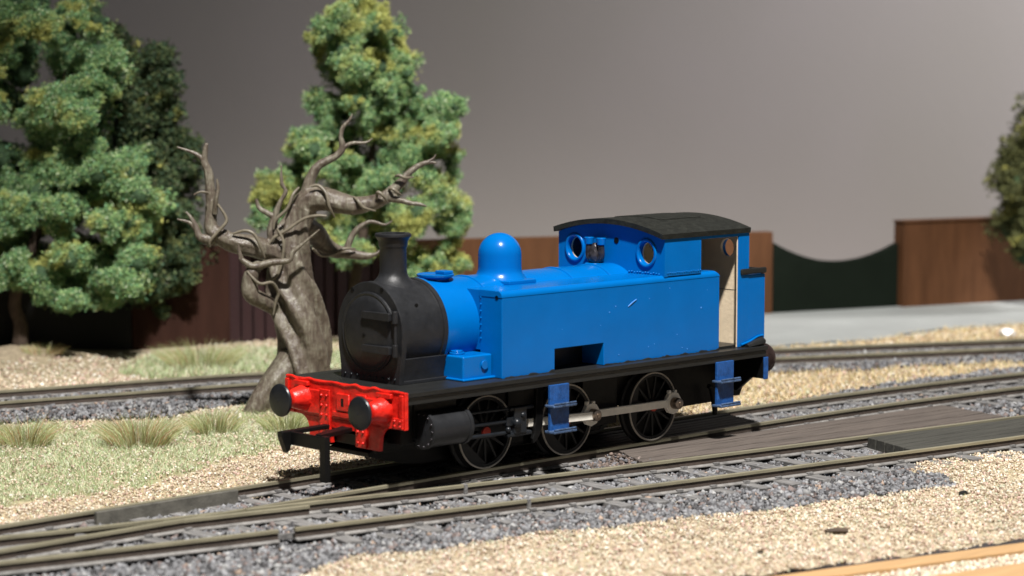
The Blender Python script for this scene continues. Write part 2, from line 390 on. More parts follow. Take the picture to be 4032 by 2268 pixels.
def grit(name, x0, x1, y0, y1, dens, r0, r1, seed, flake=(.35,1.3), cond=None):
    x, y = cand(x0, x1, y0, y1, dens); b, g, r_ = zone(x, y); gg = np.random.default_rng(seed)
    m = (~b & ~r_) & ~(g & (gg.random(len(x)) < .5))
    m |= b & (gg.random(len(x)) < .006)
    if cond is not None: m &= cond(x, y)
    for q in BOARDS: m &= ~inpoly(x, y, q)
    x = x[m]; y = y[m]; rad = gg.uniform(r0, r1, len(x))*(1+.5*(gg.random(len(x))<.05)); z = gz(x, y)+gg.uniform(-.15,.4,len(x))+.5*(vnoise(x,y,2.2,17)-.5)
    wet = vnoise(x, y, 22, 11)[:, None]
    pal = pick(len(x), SAP, [5,4,3,2.0,2.2,1.4,1.6], gg, .17)*(1-.22*wet)
    return scatter(name, np.stack([x,y,z],1), rad, pal, OV, OF, GRIT, sq=flake, jit=.25, seed=seed)
# ---------------------------------------------------------------- tracks
def rail_profile(line, y=0):
    pass
HEAD = [(-.42,-.55),(-.42,-.06),(-.34,0),(.34,0),(.42,-.06),(.42,-.55)]
WEB = [(-.2,-1.66),(-.17,-.552),(.17,-.552),(.2,-1.66)]
FOOT = [(-.95,-2.05),(-.95,-1.85),(-.21,-1.62),(.21,-1.62),(.95,-1.85),(.95,-2.05)]
def sweep(bm, line, prof, z=0):
    L = [Vector((p[0], p[1])) for p in line]; rings = []
    for i, p in enumerate(L):
        t = (L[min(i+1,len(L)-1)]-L[max(i-1,0)]).normalized(); nn = Vector((-t.y, t.x))
        rings.append([bm.verts.new((p.x+nn.x*a, p.y+nn.y*a, z+h)) for a, h in prof])
    k = len(prof)
    for A, B in zip(rings, rings[1:]):
        for i in range(k): bm.faces.new((A[i], A[(i+1)%k], B[(i+1)%k], B[i]))
    bm.faces.new(rings[0][::-1]); bm.faces.new(rings[-1])
def dense(line, step=6):
    out = []
    for a, b in zip(line, line[1:]):
        n = max(1, int(math.dist(a, b)/step))
        out += [(a[0]+(b[0]-a[0])*i/n, a[1]+(b[1]-a[1])*i/n) for i in range(n)]
    return out+[line[-1]]
def cut(line, x0, x1): return [p for p in dense(line, 2) if x0 <= p[0] <= x1]
def rail(parent, line, z=0):
    bm = bmesh.new(); sweep(bm, line, WEB, z); o = fin('rail', bm, RAILWEB, parent, 40)
    bm = bmesh.new(); sweep(bm, line, FOOT, z); fin('rail_foot', bm, DUSTM, o, 40)
    bm = bmesh.new(); sweep(bm, line, HEAD, z); fin('rail_head', bm, RAILTOP, o, 40)
    return o
SL_ME = None
def sleeper(parent, c, ang, ln=30, wd=3.0):
    g = random.Random(int(c[0]*13+c[1]*7)); bm = bmesh.new()
    box(bm, -wd/2, wd/2, -ln/2, ln/2, -3.6, -1.98)
    dz = g.uniform(-.3, .06)
    for vt in bm.verts: vt.co += Vector((g.uniform(-.12,.12), g.uniform(-.3,.3), dz+g.uniform(-.07,.05)))
    bmesh.ops.transform(bm, matrix=Matrix.Translation((c[0],c[1],0)) @ Matrix.Rotation(ang,4,'Z'), verts=bm.verts)
    return fin('sleeper', bm, SLEEPER, parent, 0, .1)
def chairs(parent, lines, cs):
    bm = bmesh.new()
    for (c, ang) in cs:
        for l in lines:
            p = min(l, key=lambda q: math.dist(q, c)+0)
            # rail point nearest the sleeper centre line
            t = Vector((math.cos(ang), math.sin(ang)))
            p = min(l, key=lambda q: abs((q[0]-c[0])*t.x+(q[1]-c[1])*t.y))
            M = Matrix.Translation((p[0],p[1],0)) @ Matrix.Rotation(ang,4,'Z')
            for s in (-1, 1):
                box(bm, -.7, .7, s*.55-.45 if s<0 else .3, s*.55+.15 if s<0 else 1.15, -2.0, -1.45, M)
    o = fin('rail_chairs', bm, SLEEPER, parent, 0, .08); tag(o, kind='stuff'); return o
def track(name, A, B, x0, x1, label, spacing=7.6, ln=30, group=None):
    t = empty(name, (60, (A[0][1]+B[0][1])/2, -3), label, 'railway track', group)
    mid = [((a[0]+b[0])/2, (a[1]+b[1])/2) for a, b in zip(A, B)]
    D = dense(mid, .5); acc = 0; cs = []; last = None
    for i in range(1, len(D)-1):
        acc += math.dist(D[i], D[i-1])
        if acc >= spacing:
            acc = 0
            if x0 < D[i][0] < x1:
                ang = math.atan2(D[i+1][1]-D[i-1][1], D[i+1][0]-D[i-1][0])
                cs.append((D[i], ang))
    for c, a in cs: sleeper(t, c, a, ln)
    for l in (A, B): rail(t, dense(l))
    chairs(t, [dense(A, .5), dense(B, .5)], cs)
    return t, cs
t1, cs1 = track('railway_track', LOCO_N, LOCO_F, -100, 240, 'near straight track that the blue engine stands on, with brown crossing planks beside it')
SECm = [(x, y) for x, y in SEC_F]
def match(A, B):
    out = []
    for p in A: out.append(min(dense(B, 1), key=lambda q: math.dist(p, q)))
    return out
SEC_Nm = match(SEC_F, SEC_N)
t2, cs2 = track('railway_track', [p for p in SEC_F if p[0] > -34], [q for p, q in zip(SEC_F, SEC_Nm) if p[0] > -34], -34, 220, 'foreground track curving away from the points in front of the blue engine', spacing=7.4)
rail(t2, [p for p in dense(SEC_F) if p[0] < -33 and p[0] > -125]); rail(t2, [p for p in dense(SEC_N) if p[0] < SEC_Nm[[i for i,p in enumerate(SEC_F) if p[0]>-34][0]][0]+.5])
t3, cs3 = track('railway_track', BK_N, BK_F, -40, 330, 'blurred back track passing behind the dead tree towards the grey road')
# wing rail and check rails at the crossing
rail(t2, crv([(-46,-8.0),(-38,-9.9),(-29,-11.7),(-20,-13.7)]), -.05).name = 'wing_rail'
bm = bmesh.new(); box(bm, -50, -20.5, 5.0, 5.9, -2.7, .15); fin('check_rail', bm, paint('grey_plastic_rail', (.10,.095,.08), .6, .3, .1, 2), t1, 0, .12)
bm = bmesh.new(); sweep(bm, crv([(14,-6.2),(16,-6.9),(40,-7.1),(60,-7.0)]), [(-.3,-2),(-.3,-.15),(.3,-.15),(.3,-2)]); fin('check_rail', bm, RAILWEB, t1, 0, .08)
bm = bmesh.new(); sweep(bm, crv([(-56,-20.4),(-52,-21.9),(-20,-28.9),(-17,-29.2)]), [(-.35,-2),(-.35,-1.1),(.35,-1.1),(.35,-2)]); fin('check_rail', bm, SLEEPER, t2, 0, .08)
# fishplate gaps: small joiners
bm = bmesh.new()
for (l, xx) in ((SEC_F, 12), (SEC_N, 10)):
    p = min(dense(l,.5), key=lambda q: abs(q[0]-xx)); M = Matrix.Translation((p[0],p[1],0)) @ Matrix.Rotation(-.17,4,'Z')
    box(bm, -.35, .35, -.6, .6, -1.9, .06, M)
fin('rail_joiner', bm, SLEEPER, t2, 0, .05)
# ---------------------------------------------------------------- crossing planks
def plank_set(name, corners, n, z0, z1, mat, label, gap=.3, jag=0, group=None):
    """corners a,b (near left, near right), d,c (far left, far right); n planks across"""
    a, b_, c, d = [Vector(q) for q in corners]
    ctr = (a+b_+c+d)/4
    t = empty(name, (ctr.x, ctr.y, z0), label, 'crossing boards', group); g = random.Random(n)
    for i in range(n):
        f0 = i/n; f1 = (i+1)/n
        p = [a.lerp(d, f0), b_.lerp(c, f0), b_.lerp(c, f1), a.lerp(d, f1)]
        sh = (d-a).normalized()*gap/2; p[0] = p[0]+sh; p[1] = p[1]+sh; p[2] = p[2]-sh; p[3] = p[3]-sh
        dz = g.uniform(-.07, .07); bm = bmesh.new()
        prism(bm, [tuple(q) for q in p], z0, z1+dz, 'xy')
        fin('plank', bm, mat, t, 0, .14)
    BOARDS.append([tuple(a), tuple(b_), tuple(c), tuple(d)])
    return t
plank_set('crossing_boards', [(52.5,-24.6),(149,-39.9),(154,-18.2),(60,-10.3)], 8, -2.5, -.5, PLANK, 'wide brown grooved planks filling the gap between the two near tracks')
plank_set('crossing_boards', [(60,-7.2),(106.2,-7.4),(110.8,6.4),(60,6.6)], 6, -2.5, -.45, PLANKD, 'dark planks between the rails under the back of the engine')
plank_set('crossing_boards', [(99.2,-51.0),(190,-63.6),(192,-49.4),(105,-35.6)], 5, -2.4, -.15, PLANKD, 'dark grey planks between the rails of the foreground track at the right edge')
# ---------------------------------------------------------------- baseboard edge
TANM = paint('sand', (.40,.32,.21), .9, .3, .3, 1)
def strip(p, q, w0, w1, z0, z1, name, mat, label, cat):
    d = (Vector(q)-Vector(p)).normalized(); nn = Vector((-d.y, d.x)); P = Vector(p)-d*120; Q = Vector(q)+d*160
    bm = bmesh.new(); prism(bm, [tuple(P+nn*w0), tuple(Q+nn*w0), tuple(Q+nn*w1), tuple(P+nn*w1)], z0, z1, 'xy')
    o = fin(name, bm, mat, None, 0, .2, origin=((P.x+Q.x)/2, (P.y+Q.y)/2, z0)); o.rotation_euler = (0,0,0)
    return tag(o, label, cat) if label else o
strip(EA, EB, -4.4, 0, -20, -3.0, 'wooden_batten', WOOD, 'pale pine edge of the baseboard along the bottom right of the scene', 'batten')
strip(EA, EB, -10.6, -4.5, -20, -3.9, 'sand_bed', TANM, None, None)['kind'] = 'structure'
strip(EA, EB, -40, -10.7, -20, -3.3, 'wooden_batten', WOOD, 'second pine board nearer the camera beyond the narrow sandy gap', 'batten')
# ---------------------------------------------------------------- backboards and room wall
BP = Vector((119,190,0)); BD = Vector((165,-58,0)).normalized(); BN = Vector((BD.y,-BD.x,0))   # BN points to the camera side
def board(name, s0, s1, prof, d0, d1, mat, label, cat, z0=-3.2, bev=.3):
    """upright panel; prof = top outline [(s, z)...] from s0 to s1; d = distance in front of the board line"""
    o = BP + BD*((s0+s1)/2); M = Matrix(((BD.x,-BN.x,0,BP.x),(BD.y,-BN.y,0,BP.y),(0,0,1,0),(0,0,0,1)))
    bm = bmesh.new(); prism(bm, [(s0, z0)] + prof + [(s1, z0)], -d1, -d0, 'xz')
    bmesh.ops.transform(bm, matrix=M, verts=bm.verts)
    ob = fin(name, bm, mat, None, 30, bev, origin=(o.x, o.y, z0)); 
    if label: tag(ob, label, cat)
    return ob
board('shade_panel', -110, -27, [(-110,24.6),(-27,24.6)], -3, 1.0, PLASTIC, 'black panel added in place of the dark shade under the crown of the big left tree', 'panel')  # black sheet added to stand in for the deep shade here
board('backboard', -26.9, 0.3, [(-26.9,24.6),(.3,24.3)], -3, 1.0, SHADEDB, 'brown panel with shade painted into its colour, behind the left trees, left of the maroon slats', 'panel')
board('backboard', 49, 169.6, [(49,23.6),(169.6,22.2)], -3, .8, BROWNB, 'long brown hardboard panel standing behind the dome and cab', 'panel')
sag = [(170.2+(44.4)*i/16, 19.0-.9*(i/16) - 6.1*(1-((i-8.3)/8.3)**2)) for i in range(17)]
board('backboard', 170.2, 214.6, sag, -3, 0, GREENB, 'dark green panel with a sagging curved top between two brown panels', 'panel')
bb = board('backboard', 214.8, 330, [(214.8,23.6),(330,23.6)], -3, 2.5, BROWNB, 'brown hardboard panel at the right edge below the blurred tree', 'panel')
bm = bmesh.new(); M = Matrix(((BD.x,-BN.x,0,BP.x),(BD.y,-BN.y,0,BP.y),(0,0,1,0),(0,0,0,1)))
box(bm, 214.4, 331, -3.0, 3.0, 23.7, 24.2, M); fin('top_rail', bm, BROWNB, bb, 0, .1)
ms = empty('slatted_fence', (BP+BD*25)[:], 'dark maroon slatted fence behind the trunk of the bare tree', 'fence')
g = random.Random(4)
for i in range(14):
    s = .8+i*3.44; bm = bmesh.new(); dd = g.uniform(-.25,.25)
    box(bm, s, s+2.95, 1.2+dd, 2.6+dd, -3.2, 23.0, M); fin('slat', bm, MAROON, ms, 0, .2)
bm = bmesh.new(); box(bm, .6, 48.6, 2.7, 3.3, -3.2, 22.5, M); fin('backing', bm, MAROON, ms, 0)
wp = BP - BN*95 
bm = bmesh.new(); Mw = Matrix(((BD.x,-BN.x,0,wp.x),(BD.y,-BN.y,0,wp.y),(0,0,1,0),(0,0,0,1)))
box(bm, -700, 1100, 0, 20, -160, 700, Mw); tag(fin('wall', bm, WALL, None, 0), kind='structure')
# floor far below the layout so that nothing floats over a void
bm = bmesh.new(); box(bm, -1500, 2500, -1500, 2500, -700, -690); tag(fin('floor', bm, BROWNB, None, 0), kind='structure')
bm = bmesh.new(); box(bm, -1499, 2000, 245, 246, -20, -5); 
bm.free()
# ---------------------------------------------------------------- ballast and grit
ballast('ballast', -110, 165, -75, 17, 2.7, .33, .72, 21, OV, OF)
ballast('ballast', 165, 330, -110, 30, .8, .4, .8, 22, OV, OF)
ballast('ballast', -40, 330, -10, 150, 1.2, .4, .75, 23, OV, OF)
grit('grit', -110, 165, -125, -38, 4.4, .19, .38, 31)
grit('grit', -110, 130, 7, 115, 3.1, .19, .38, 32)
grit('grit', 30, 330, -60, 190, .9, .3, .6, 33, cond=lambda x, y: (y > 14-(x-90)*.25) & (y > 30-.0*x) | (x > 130))
g_ = np.random.default_rng(35); n_ = 9000; a_ = g_.uniform(-60, 130, n_); b_ = g_.uniform(-10.4, -4.7, n_); x_ = EA.x+ED.x*a_-ED.y*b_; y_ = EA.y+ED.y*a_+ED.x*b_; m_ = visible(x_, y_); x_ = x_[m_]; y_ = y_[m_]
scatter('grit', np.stack([x_, y_, np.full(len(x_), -3.85)+g_.uniform(0,.3,len(x_))], 1), g_.uniform(.22,.42,len(x_)), pick(len(x_), SAP, [5,4,3,2,3,1.4,1.6], g_, .3), OV, OF, GRIT, seed=36)
x_ = g_.normal(56, 3.2, 900); y_ = -17.5-(x_-56)*.2+g_.uniform(-6.5,6.5,900); m_ = (np.minimum(dist_line(x_,y_,SEC_F), dist_line(x_,y_,LOCO_N)) > .9) & (x_ < 63); x_ = x_[m_]; y_ = y_[m_]
scatter('ballast', np.stack([x_, y_, -2.3+1.7*np.exp(-((x_-56.5)/2.6)**2)*g_.random(len(x_))], 1), g_.uniform(.25,.55,len(x_)), pick(len(x_), [(.16,.12,.10),(.09,.07,.06),(.22,.18,.16),(.14,.14,.15)], [3,3,1,3], g_, .3), IV, IF, STONE, seed=37)
# ---------------------------------------------------------------- grass
def blades(P, H, lean, cols, width, seed):
    """P: n x 3 bases, H heights, lean n x 2; returns V, F, col arrays of bent tapering blades"""
    g = np.random.default_rng(seed); n = len(P)
    a = g.uniform(0, 2*np.pi, n); wx = np.cos(a)*width; wy = np.sin(a)*width
    L = lean*H[:,None]
    b0 = P.copy(); b1 = P+np.stack([L[:,0]*.35, L[:,1]*.35, H*.55], 1); b2 = P+np.stack([L[:,0], L[:,1], H], 1)
    W = np.stack([wx, wy, np.zeros(n)], 1)
    V = np.stack([b0-W, b0+W, b1-W*.7, b1+W*.7, b2], 1).reshape(-1, 3)
    o = (np.arange(n)*5)[:,None]
    F = np.concatenate([o+np.array([0,1,3]), o+np.array([0,3,2]), o+np.array([2,3,4])], 0)
    return V, F, np.repeat(cols, 5, 0)
GP = [(.36,.46,.24),(.49,.56,.34),(.30,.38,.18),(.64,.58,.41),(.48,.37,.23),(.74,.72,.58)]
def grass_field(name, x0, x1, y0, y1, dens, hmin, hmax, cond, seed, pal=GP, wts=(4,4,2.5,2,1,1), wd=.05):
    g = np.random.default_rng(seed); n = int((x1-x0)*(y1-y0)*dens); x = g.uniform(x0,x1,n); y = g.uniform(y0,y1,n)
    m = visible(x,y) & cond(x,y); x = x[m]; y = y[m]; n = len(x)
    P = np.stack([x, y, gz(x,y)-.1], 1); H = g.uniform(hmin,hmax,n)
    V, F, c = blades(P, H, g.normal(0,.8,(n,2)), pick(n, pal, wts, g, .2), wd, seed)
    me = fast_mesh(name, V, F, c, GRASSM); return tag(link(name, me), kind='stuff')
def zg(x, y): return zone(x, y)[1]
grass_field('grass', -60, 70, 30, 115, 7, .4, 1.6, lambda x,y: zg(x,y) & (y < 118) & (vnoise(x,y,6,21) > .18), 51)
grass_field('grass', -30, 155, 95, 205, 3.2, .9, 2.6, lambda x,y: zg(x,y) & (y > 95), 52, wd=.09)
TANP = [(.64,.50,.28),(.70,.58,.36),(.54,.42,.22),(.52,.48,.24),(.62,.42,.26)]
grass_field('grass', 90, 330, -60, 120, 1.5, .8, 2.2, lambda x,y: (~zone(x,y)[0]) & (~zone(x,y)[2]) & (y > 14-(x-90)*.22) & (y < 190-.35*(x-119)), 53, TANP, (3,3,2,2,1.5), .11)
grass_field('grass', -80, 110, 9, 120, .7, .5, 1.2, lambda x,y: (~zone(x,y)[0]) & (~zg(x,y)), 54, TANP, (3,3,2,2,1.5), .06)
grass_field('grass', -110, 165, -125, -40, .35, .5, 1.3, lambda x,y: (~zone(x,y)[0]) & (edge_side(x,y) > .5), 55, TANP+GP, (3,3,2,3,1.5,1,1,1,1,0,0), .06)
def tuft(x, y, r, h, n, label, seed, warm=.3):
    n = int(n*1.6); r *= 1.3; h *= 1.02
    g = np.random.default_rng(seed); a = g.uniform(0,2*np.pi,n); q = np.sqrt(g.random(n))
    z0 = float(gz(np.array([x]), np.array([y]))[0])
    P = np.stack([x+np.cos(a)*q*r*.55, y+np.sin(a)*q*r*.55, np.full(n, z0-.2)], 1)
    H = h*g.uniform(.55, 1.15, n)*(1-.35*q); lean = np.stack([np.cos(a), np.sin(a)], 1)*(q*1.35)[:,None] + g.normal(0,.16,(n,2))
    pal = [(.32,.36,.15),(.46,.50,.24),(.22,.26,.09),(.42,.24,.12),(.70,.68,.46)]
    c = pick(n, pal, [4,3,2,3*warm*2,1.5], g, .2)
    V, F, c = blades(P, H*1.2, lean*.9, c, .065, seed)
    me = fast_mesh('grass_tuft', V, F, c, GRASSM)
    return tag(link('grass_tuft', me, None, (x, y, z0)), label, 'grass tuft', 'static grass tufts on the grass strip')
tuft(-13.2, 84, 6.5, 5.6, 520, 'bushy grass tuft at the left edge of the frame beside the back track', 1, .5)
tuft(3.8, 69, 8.0, 6.2, 760, 'largest grass tuft, with brown tips, standing alone left of the bare tree', 2, .6)
tuft(24.0, 70.5, 5.8, 5.0, 480, 'grass tuft just left of the root of the bare tree', 3, .3)
tuft(35.5, 61, 6.2, 4.6, 560, 'green grass tuft in front of the bare tree behind the coupling', 4, .2)
tuft(45, 62, 5.4, 4.4, 420, 'low grass tuft behind the left buffer at the foot of the bare tree', 5, .15)
tuft(86, 158, 11, 6.5, 620, 'blurred greenish grass tuft beyond the back track', 6, .35)
tuft(116, 152, 7, 5.5, 260, 'small blurred tuft behind the trunk of the bare tree', 7, .35)
tuft(62, 192, 7, 2.6, 240, 'blurred tan tuft at the foot of the big left tree', 8, .9)
# loose bits on the ground
def lump(name, x, y, r, mat, label, cat, sc=(1,1,.7), seed=0, z=0):
    g = random.Random(seed); bm = bmesh.new(); sph(bm, (0,0,0), r, 2, sc)
    for vt in bm.verts: vt.co *= g.uniform(.82, 1.15)
    z0 = float(gz(np.array([x]), np.array([y]))[0])+r*sc[2]*.45+z
    bmesh.ops.translate(bm, vec=(x,y,z0), verts=bm.verts)
    return tag(fin(name, bm, mat, None, 30, origin=(x,y,z0-r*sc[2])), label, cat)
lump('pebble', 18.5, 78, .95, TRUNKM, 'single dark pebble on the grass right of the largest tuft', 'pebble', seed=1, z=.6)
lump('pebble', 277.4, 49, 2.4, paint('white_pebble', (.85,.84,.8), .25), 'shiny white bead lying on the back track at the right edge', 'bead', seed=2, z=1)
lump('coal_lump', -59.5, -4.6, 1.5, SLEEPER, 'dark lump lying on the crossing of the rails at the left', 'stone', (1.2,.8,.7), 3, .9)
lump('coal_lump', 13.8, -84.5, .6, BLACKG, 'dark crumb on the tan sand near the pine edge', 'stone', seed=4)
lump('coal_lump', 79, -77, .8, BLACKG, 'dark crumb lying on the tan sand at the right edge', 'stone', (1.5,.8,.6), seed=6)
bm = bmesh.new(); tube(bm, [(33,-82.4,-2.1),(34.5,-83.3,-2.0),(36.1,-84.6,-2.1)], [.42,.5,.38], 8, 3, .2); tag(fin('twig', bm, TRUNKM, None, 40, origin=(34.5,-83.3,-2.5)), 'short dark brown twig lying on the tan sand', 'twig')
# ---------------------------------------------------------------- foliage trees
TREE1 = [(-2.7,85.7,5.0),(2.3,88.2,3.8),(-0.8,76.9,4.7),(-3.9,70.7,3.8),(-2.0,61.9,4.1),(16.8,87.6,3.8),(18.7,83.8,3.1),(9.2,81.3,5.0),(13.6,75.1,5.6),(22.4,75.1,5.6),(19.9,68.8,4.4),(16.8,64.4,5.0),(24.3,66.3,3.8),(10.5,61.2,5.6),(18.7,60.0,4.4),(6.1,56.9,4.4),(13.6,54.3,5.6),(19.9,53.1,3.8),(5.5,49.3,5.0),(11.8,46.8,5.0),(-0.2,41.8,5.0),(-3.3,38.0,4.4),(6.1,40.5,5.0),(14.9,44.3,4.4),(21.8,45.6,5.6),(28.1,45.6,5.0),(32.5,39.9,5.0),(27.4,39.3,5.0),(19.9,39.3,5.0),(13.6,37.4,4.4),(10.5,33.0,3.8),(2.3,35.5,5.0),(-2.7,33.0,4.4),(33.7,35.5,3.8),(30.0,33.0,5.0),(23.7,33.0,4.4),(28.7,28.0,4.4),(31.8,23.0,4.4),(-2.0,26.7,5.0),(0.5,23.0,4.4),(-3.3,19.2,3.8),(15.5,24.2,5.0),(7.4,19.8,5.6),(2.3,19.2,4.4),(12.4,17.3,5.6),(19.9,18.6,5.6),(26.2,18.6,5.0),(30.0,17.3,3.8),(15.5,13.6,3.8),(22.4,14.2,4.4),(6.7,15.4,3.8),(-8.9,80.1,5.6),(-8.9,64.4,5.6),(-9.6,48.7,5.6),(-9.6,36.1,5.6),(-8.9,23.6,5.6)]
TREE2 = [(-15.3,80.1,3.9),(-14.0,73.7,5.2),(-1.7,74.3,3.9),(-1.0,68.5,4.5),(-4.9,64.0,5.2),(-10.1,62.7,5.8),(-1.0,59.4,4.5),(-10.1,54.3,5.8),(-1.0,52.3,5.2),(4.8,50.4,3.2),(-6.2,47.8,5.2),(2.9,45.2,3.9),(-1.0,40.7,5.2),(1.6,34.2,5.2),(-2.3,28.4,5.2),(4.1,26.4,3.9),(1.6,21.3,5.2),(-3.6,22.6,4.5),(4.1,16.7,3.2),(-4.9,14.8,5.8),(-10.1,10.9,4.5),(-4.9,7.7,3.9),(0.3,14.8,4.5),(-10.1,69.1,5.2),(-7.5,57.5,5.2)]
TREE3 = [(0.4,89.0,3.2),(-5.6,86.8,2.2),(5.8,86.8,3.2),(-2.9,83.0,4.9),(-7.2,80.3,4.3),(-11.5,79.8,2.7),(3.1,80.9,4.3),(7.9,83.0,2.7),(9.0,77.6,4.3),(4.7,76.0,4.3),(-2.4,75.5,4.9),(-6.7,72.2,3.8),(0.4,71.1,4.3),(6.8,71.7,4.3),(12.3,72.8,3.8),(13.9,70.0,2.2),(2.0,66.8,4.3),(9.0,65.7,3.2),(16.6,62.5,3.2),(24.2,61.4,4.3),(26.3,61.4,2.2),(19.8,59.2,4.3),(12.8,59.8,4.9),(5.8,60.9,4.3),(-10.5,61.9,3.8),(-5.6,61.9,3.8),(0.4,63.0,3.2),(9.0,55.4,4.3),(15.5,54.4,4.9),(22.0,54.9,4.3),(25.2,55.4,2.7),(3.1,55.4,3.8),(-8.3,55.4,4.3),(-14.3,52.2,3.8),(-16.4,49.0,3.2),(-10.5,50.0,4.3),(-3.4,53.3,3.2),(-3.4,47.3,3.8),(-7.8,44.6,4.3),(-14.3,45.2,3.8),(-18.0,42.5,3.8),(-20.2,38.7,4.3),(-26.7,37.0,3.2),(-24.5,41.4,3.2),(-25.6,31.6,3.2),(-21.3,33.3,4.3),(0.4,44.1,4.3),(8.5,49.0,4.3),(13.9,47.9,4.3),(20.9,49.0,4.3),(26.3,48.4,2.2),(24.7,42.5,3.2),(17.7,42.5,4.3),(9.0,41.4,4.3),(3.1,39.2,4.3),(-3.4,39.8,4.3),(22.0,37.0,4.9),(27.4,33.8,3.8),(28.5,30.6,2.4),(16.6,33.8,4.9),(11.2,31.6,4.3),(24.7,29.5,3.2),(5.8,31.6,4.3),(13.9,28.9,3.8),(0.4,31.6,4.9),(-3.4,27.9,4.9),(-10.5,27.9,3.8),(19.3,20.3,2.7),(24.7,20.8,3.2),(28.5,19.7,2.4),(16.6,18.1,2.7),(23.6,17.6,3.2),(11.2,23.0,3.2),(1.4,22.4,3.8),(-4.0,22.4,3.2),(13.3,17.0,2.7)]
TREE4 = [(4.1,42.3,6.9),(1.0,36.2,5.8),(5.6,30.0,6.9),(1.8,26.1,5.8),(7.9,51.6,6.2),(5.6,20.0,5.4),(12.6,37.7,8.5),(10.3,16.1,6.2),(13.3,60.8,6.9),(14.1,26.1,8.5),(19.5,45.4,9.3)]
def foliage_tree(name, base_, cl, label, seed, pal, wts, leaf=.62, dens=11, trunk=True, trunk_h=22, yellow=.35, depth=9):
    g = np.random.default_rng(seed); B = Vector(base_)
    t = empty(name, base_, label, 'tree', 'foam foliage trees behind the tracks')
    cl = [(u, z, r) for u, z, r in cl]
    U = np.array([c[0] for c in cl]); Zc = np.array([c[1] for c in cl]); Rr = np.array([c[2] for c in cl])
    um = np.median(U); half = max(4, (U.max()-U.min())/2)
    # each clump gets a real depth so that the crown is a rounded body, with a back half the photo cannot show
    D = np.clip(np.sqrt(np.clip(1-((U-um)/(half+4))**2, .05, 1))*depth, 0, 99)*g.uniform(-1.25, .35, len(U))
    # fill between neighbouring clumps so the crown reads as one lumpy mass
    fu, fz, fr, fd = [], [], [], []
    for i in range(len(U)):
        dd = np.hypot(U-U[i], Zc-Zc[i]); near = [j for j in np.argsort(dd)[1:5] if dd[j] < 13 and j > i]
        for j in near[:2]:
            q = g.uniform(.35, .65); fu.append(U[i]*q+U[j]*(1-q)+g.normal(0,.7)); fz.append(Zc[i]*q+Zc[j]*(1-q)+g.normal(0,.7)); fr.append(g.uniform(2.0, 3.4)); fd.append((D[i]*q+D[j]*(1-q))*g.uniform(.5,1.15))
    U = np.concatenate([U, fu]); Zc = np.concatenate([Zc, fz]); Rr = np.concatenate([Rr, fr]); D = np.concatenate([D, fd])
    nb = len(cl)
    U = np.concatenate([U, U[:nb]*.86+um*.14+g.normal(0,1.5,nb)]); Zc = np.concatenate([Zc, Zc[:nb]*.97+g.uniform(-2.5,2.5,nb)]); Rr = np.concatenate([Rr, Rr[:nb]*1.3])
    D = np.concatenate([D, g.uniform(.5, 1.1, nb)*depth])
    Vs=[];Cs=[]; n_all = 0; name_dense = depth > 11.5
    for i in range(len(U)):
        c = B + CR*float(U[i]) + CF*float(D[i]); cz = float(Zc[i]); r = float(Rr[i])*1.04
        back = D[i] > depth*.45
        # each clump is a handful of torn foam scraps of unequal size
        k = int((9 if back else 15)*max(.6, r/4.5))
        sd = g.normal(size=(k,3)); sd /= np.linalg.norm(sd,axis=1)[:,None]; sd[:,2] = sd[:,2]*.85+.1
        sc = np.array([c.x,c.y,cz])+sd*(r*g.uniform(.38,.88,(k,1))); sr = r*g.uniform(.2,.5,k)
        for q in range(k):
            n = int(4*np.pi*sr[q]**2*dens*((.2 if name_dense else .13) if back else 1.0))+4
            d = g.normal(size=(n,3)); d /= np.linalg.norm(d,axis=1)[:,None]
            lob = 1+.28*np.sin(d[:,0]*5+q)*np.sin(d[:,1]*6+i)+.2*np.sin(d[:,2]*7+q*2)
            P = sc[q]+d*(sr[q]*lob*(.55+.62*g.random(n)**.7))[:,None]
            P = P[P[:,2] > -2.5]; n = len(P)
            if n == 0: continue
            sz = g.uniform(.45,1.25,n)*leaf*(1.5 if back else 1)
            A = g.normal(size=(n,3)); A /= np.linalg.norm(A,axis=1)[:,None]; Bv = np.cross(A, g.normal(size=(n,3))); Bv /= np.linalg.norm(Bv,axis=1)[:,None]; Nn = np.cross(A,Bv)
            A = A*sz[:,None]*.7; Bv = Bv*sz[:,None]*.30; Nn = Nn*sz[:,None]*.34
            V = np.stack([P-A-Bv*.5, P-Bv*.2+Nn*1.3, P+A+Bv*.6], 1)
            yn = vnoise(P[:,0]+P[:,1]*.3, P[:,2], 4.6, seed)+.5*(vnoise(P[:,0], P[:,2]+P[:,1], 2.2, seed+3)-.5)+g.normal(0,.06,n)
            yw = np.clip((yn-(1-yellow))/.24, 0, 1)
            cc = pick(n, pal, wts, g, .34); yc = np.array([.52,.50,.13])*(1+g.uniform(-.3,.3,(n,1))); cc = cc*(1-yw[:,None]*.75)+yc*yw[:,None]*.75
            Vs.append(V.reshape(-1,3)); Cs.append(np.repeat(cc,3,0)); n_all += n
        core = bmesh.new(); sph(core, (c.x,c.y,cz), r*(.72 if back and name_dense else .5), 2); fin('foam_clump', core, CORE, t, 60)
    F = (np.arange(n_all)*3)[:,None]+np.array([0,1,2])
    me = fast_mesh('foliage', np.concatenate(Vs), F, np.concatenate(Cs), LEAF); f = link('crown', me, t); f['kind'] = 'stuff'
    bm = bmesh.new(); top = float(np.percentile(Zc, 85))
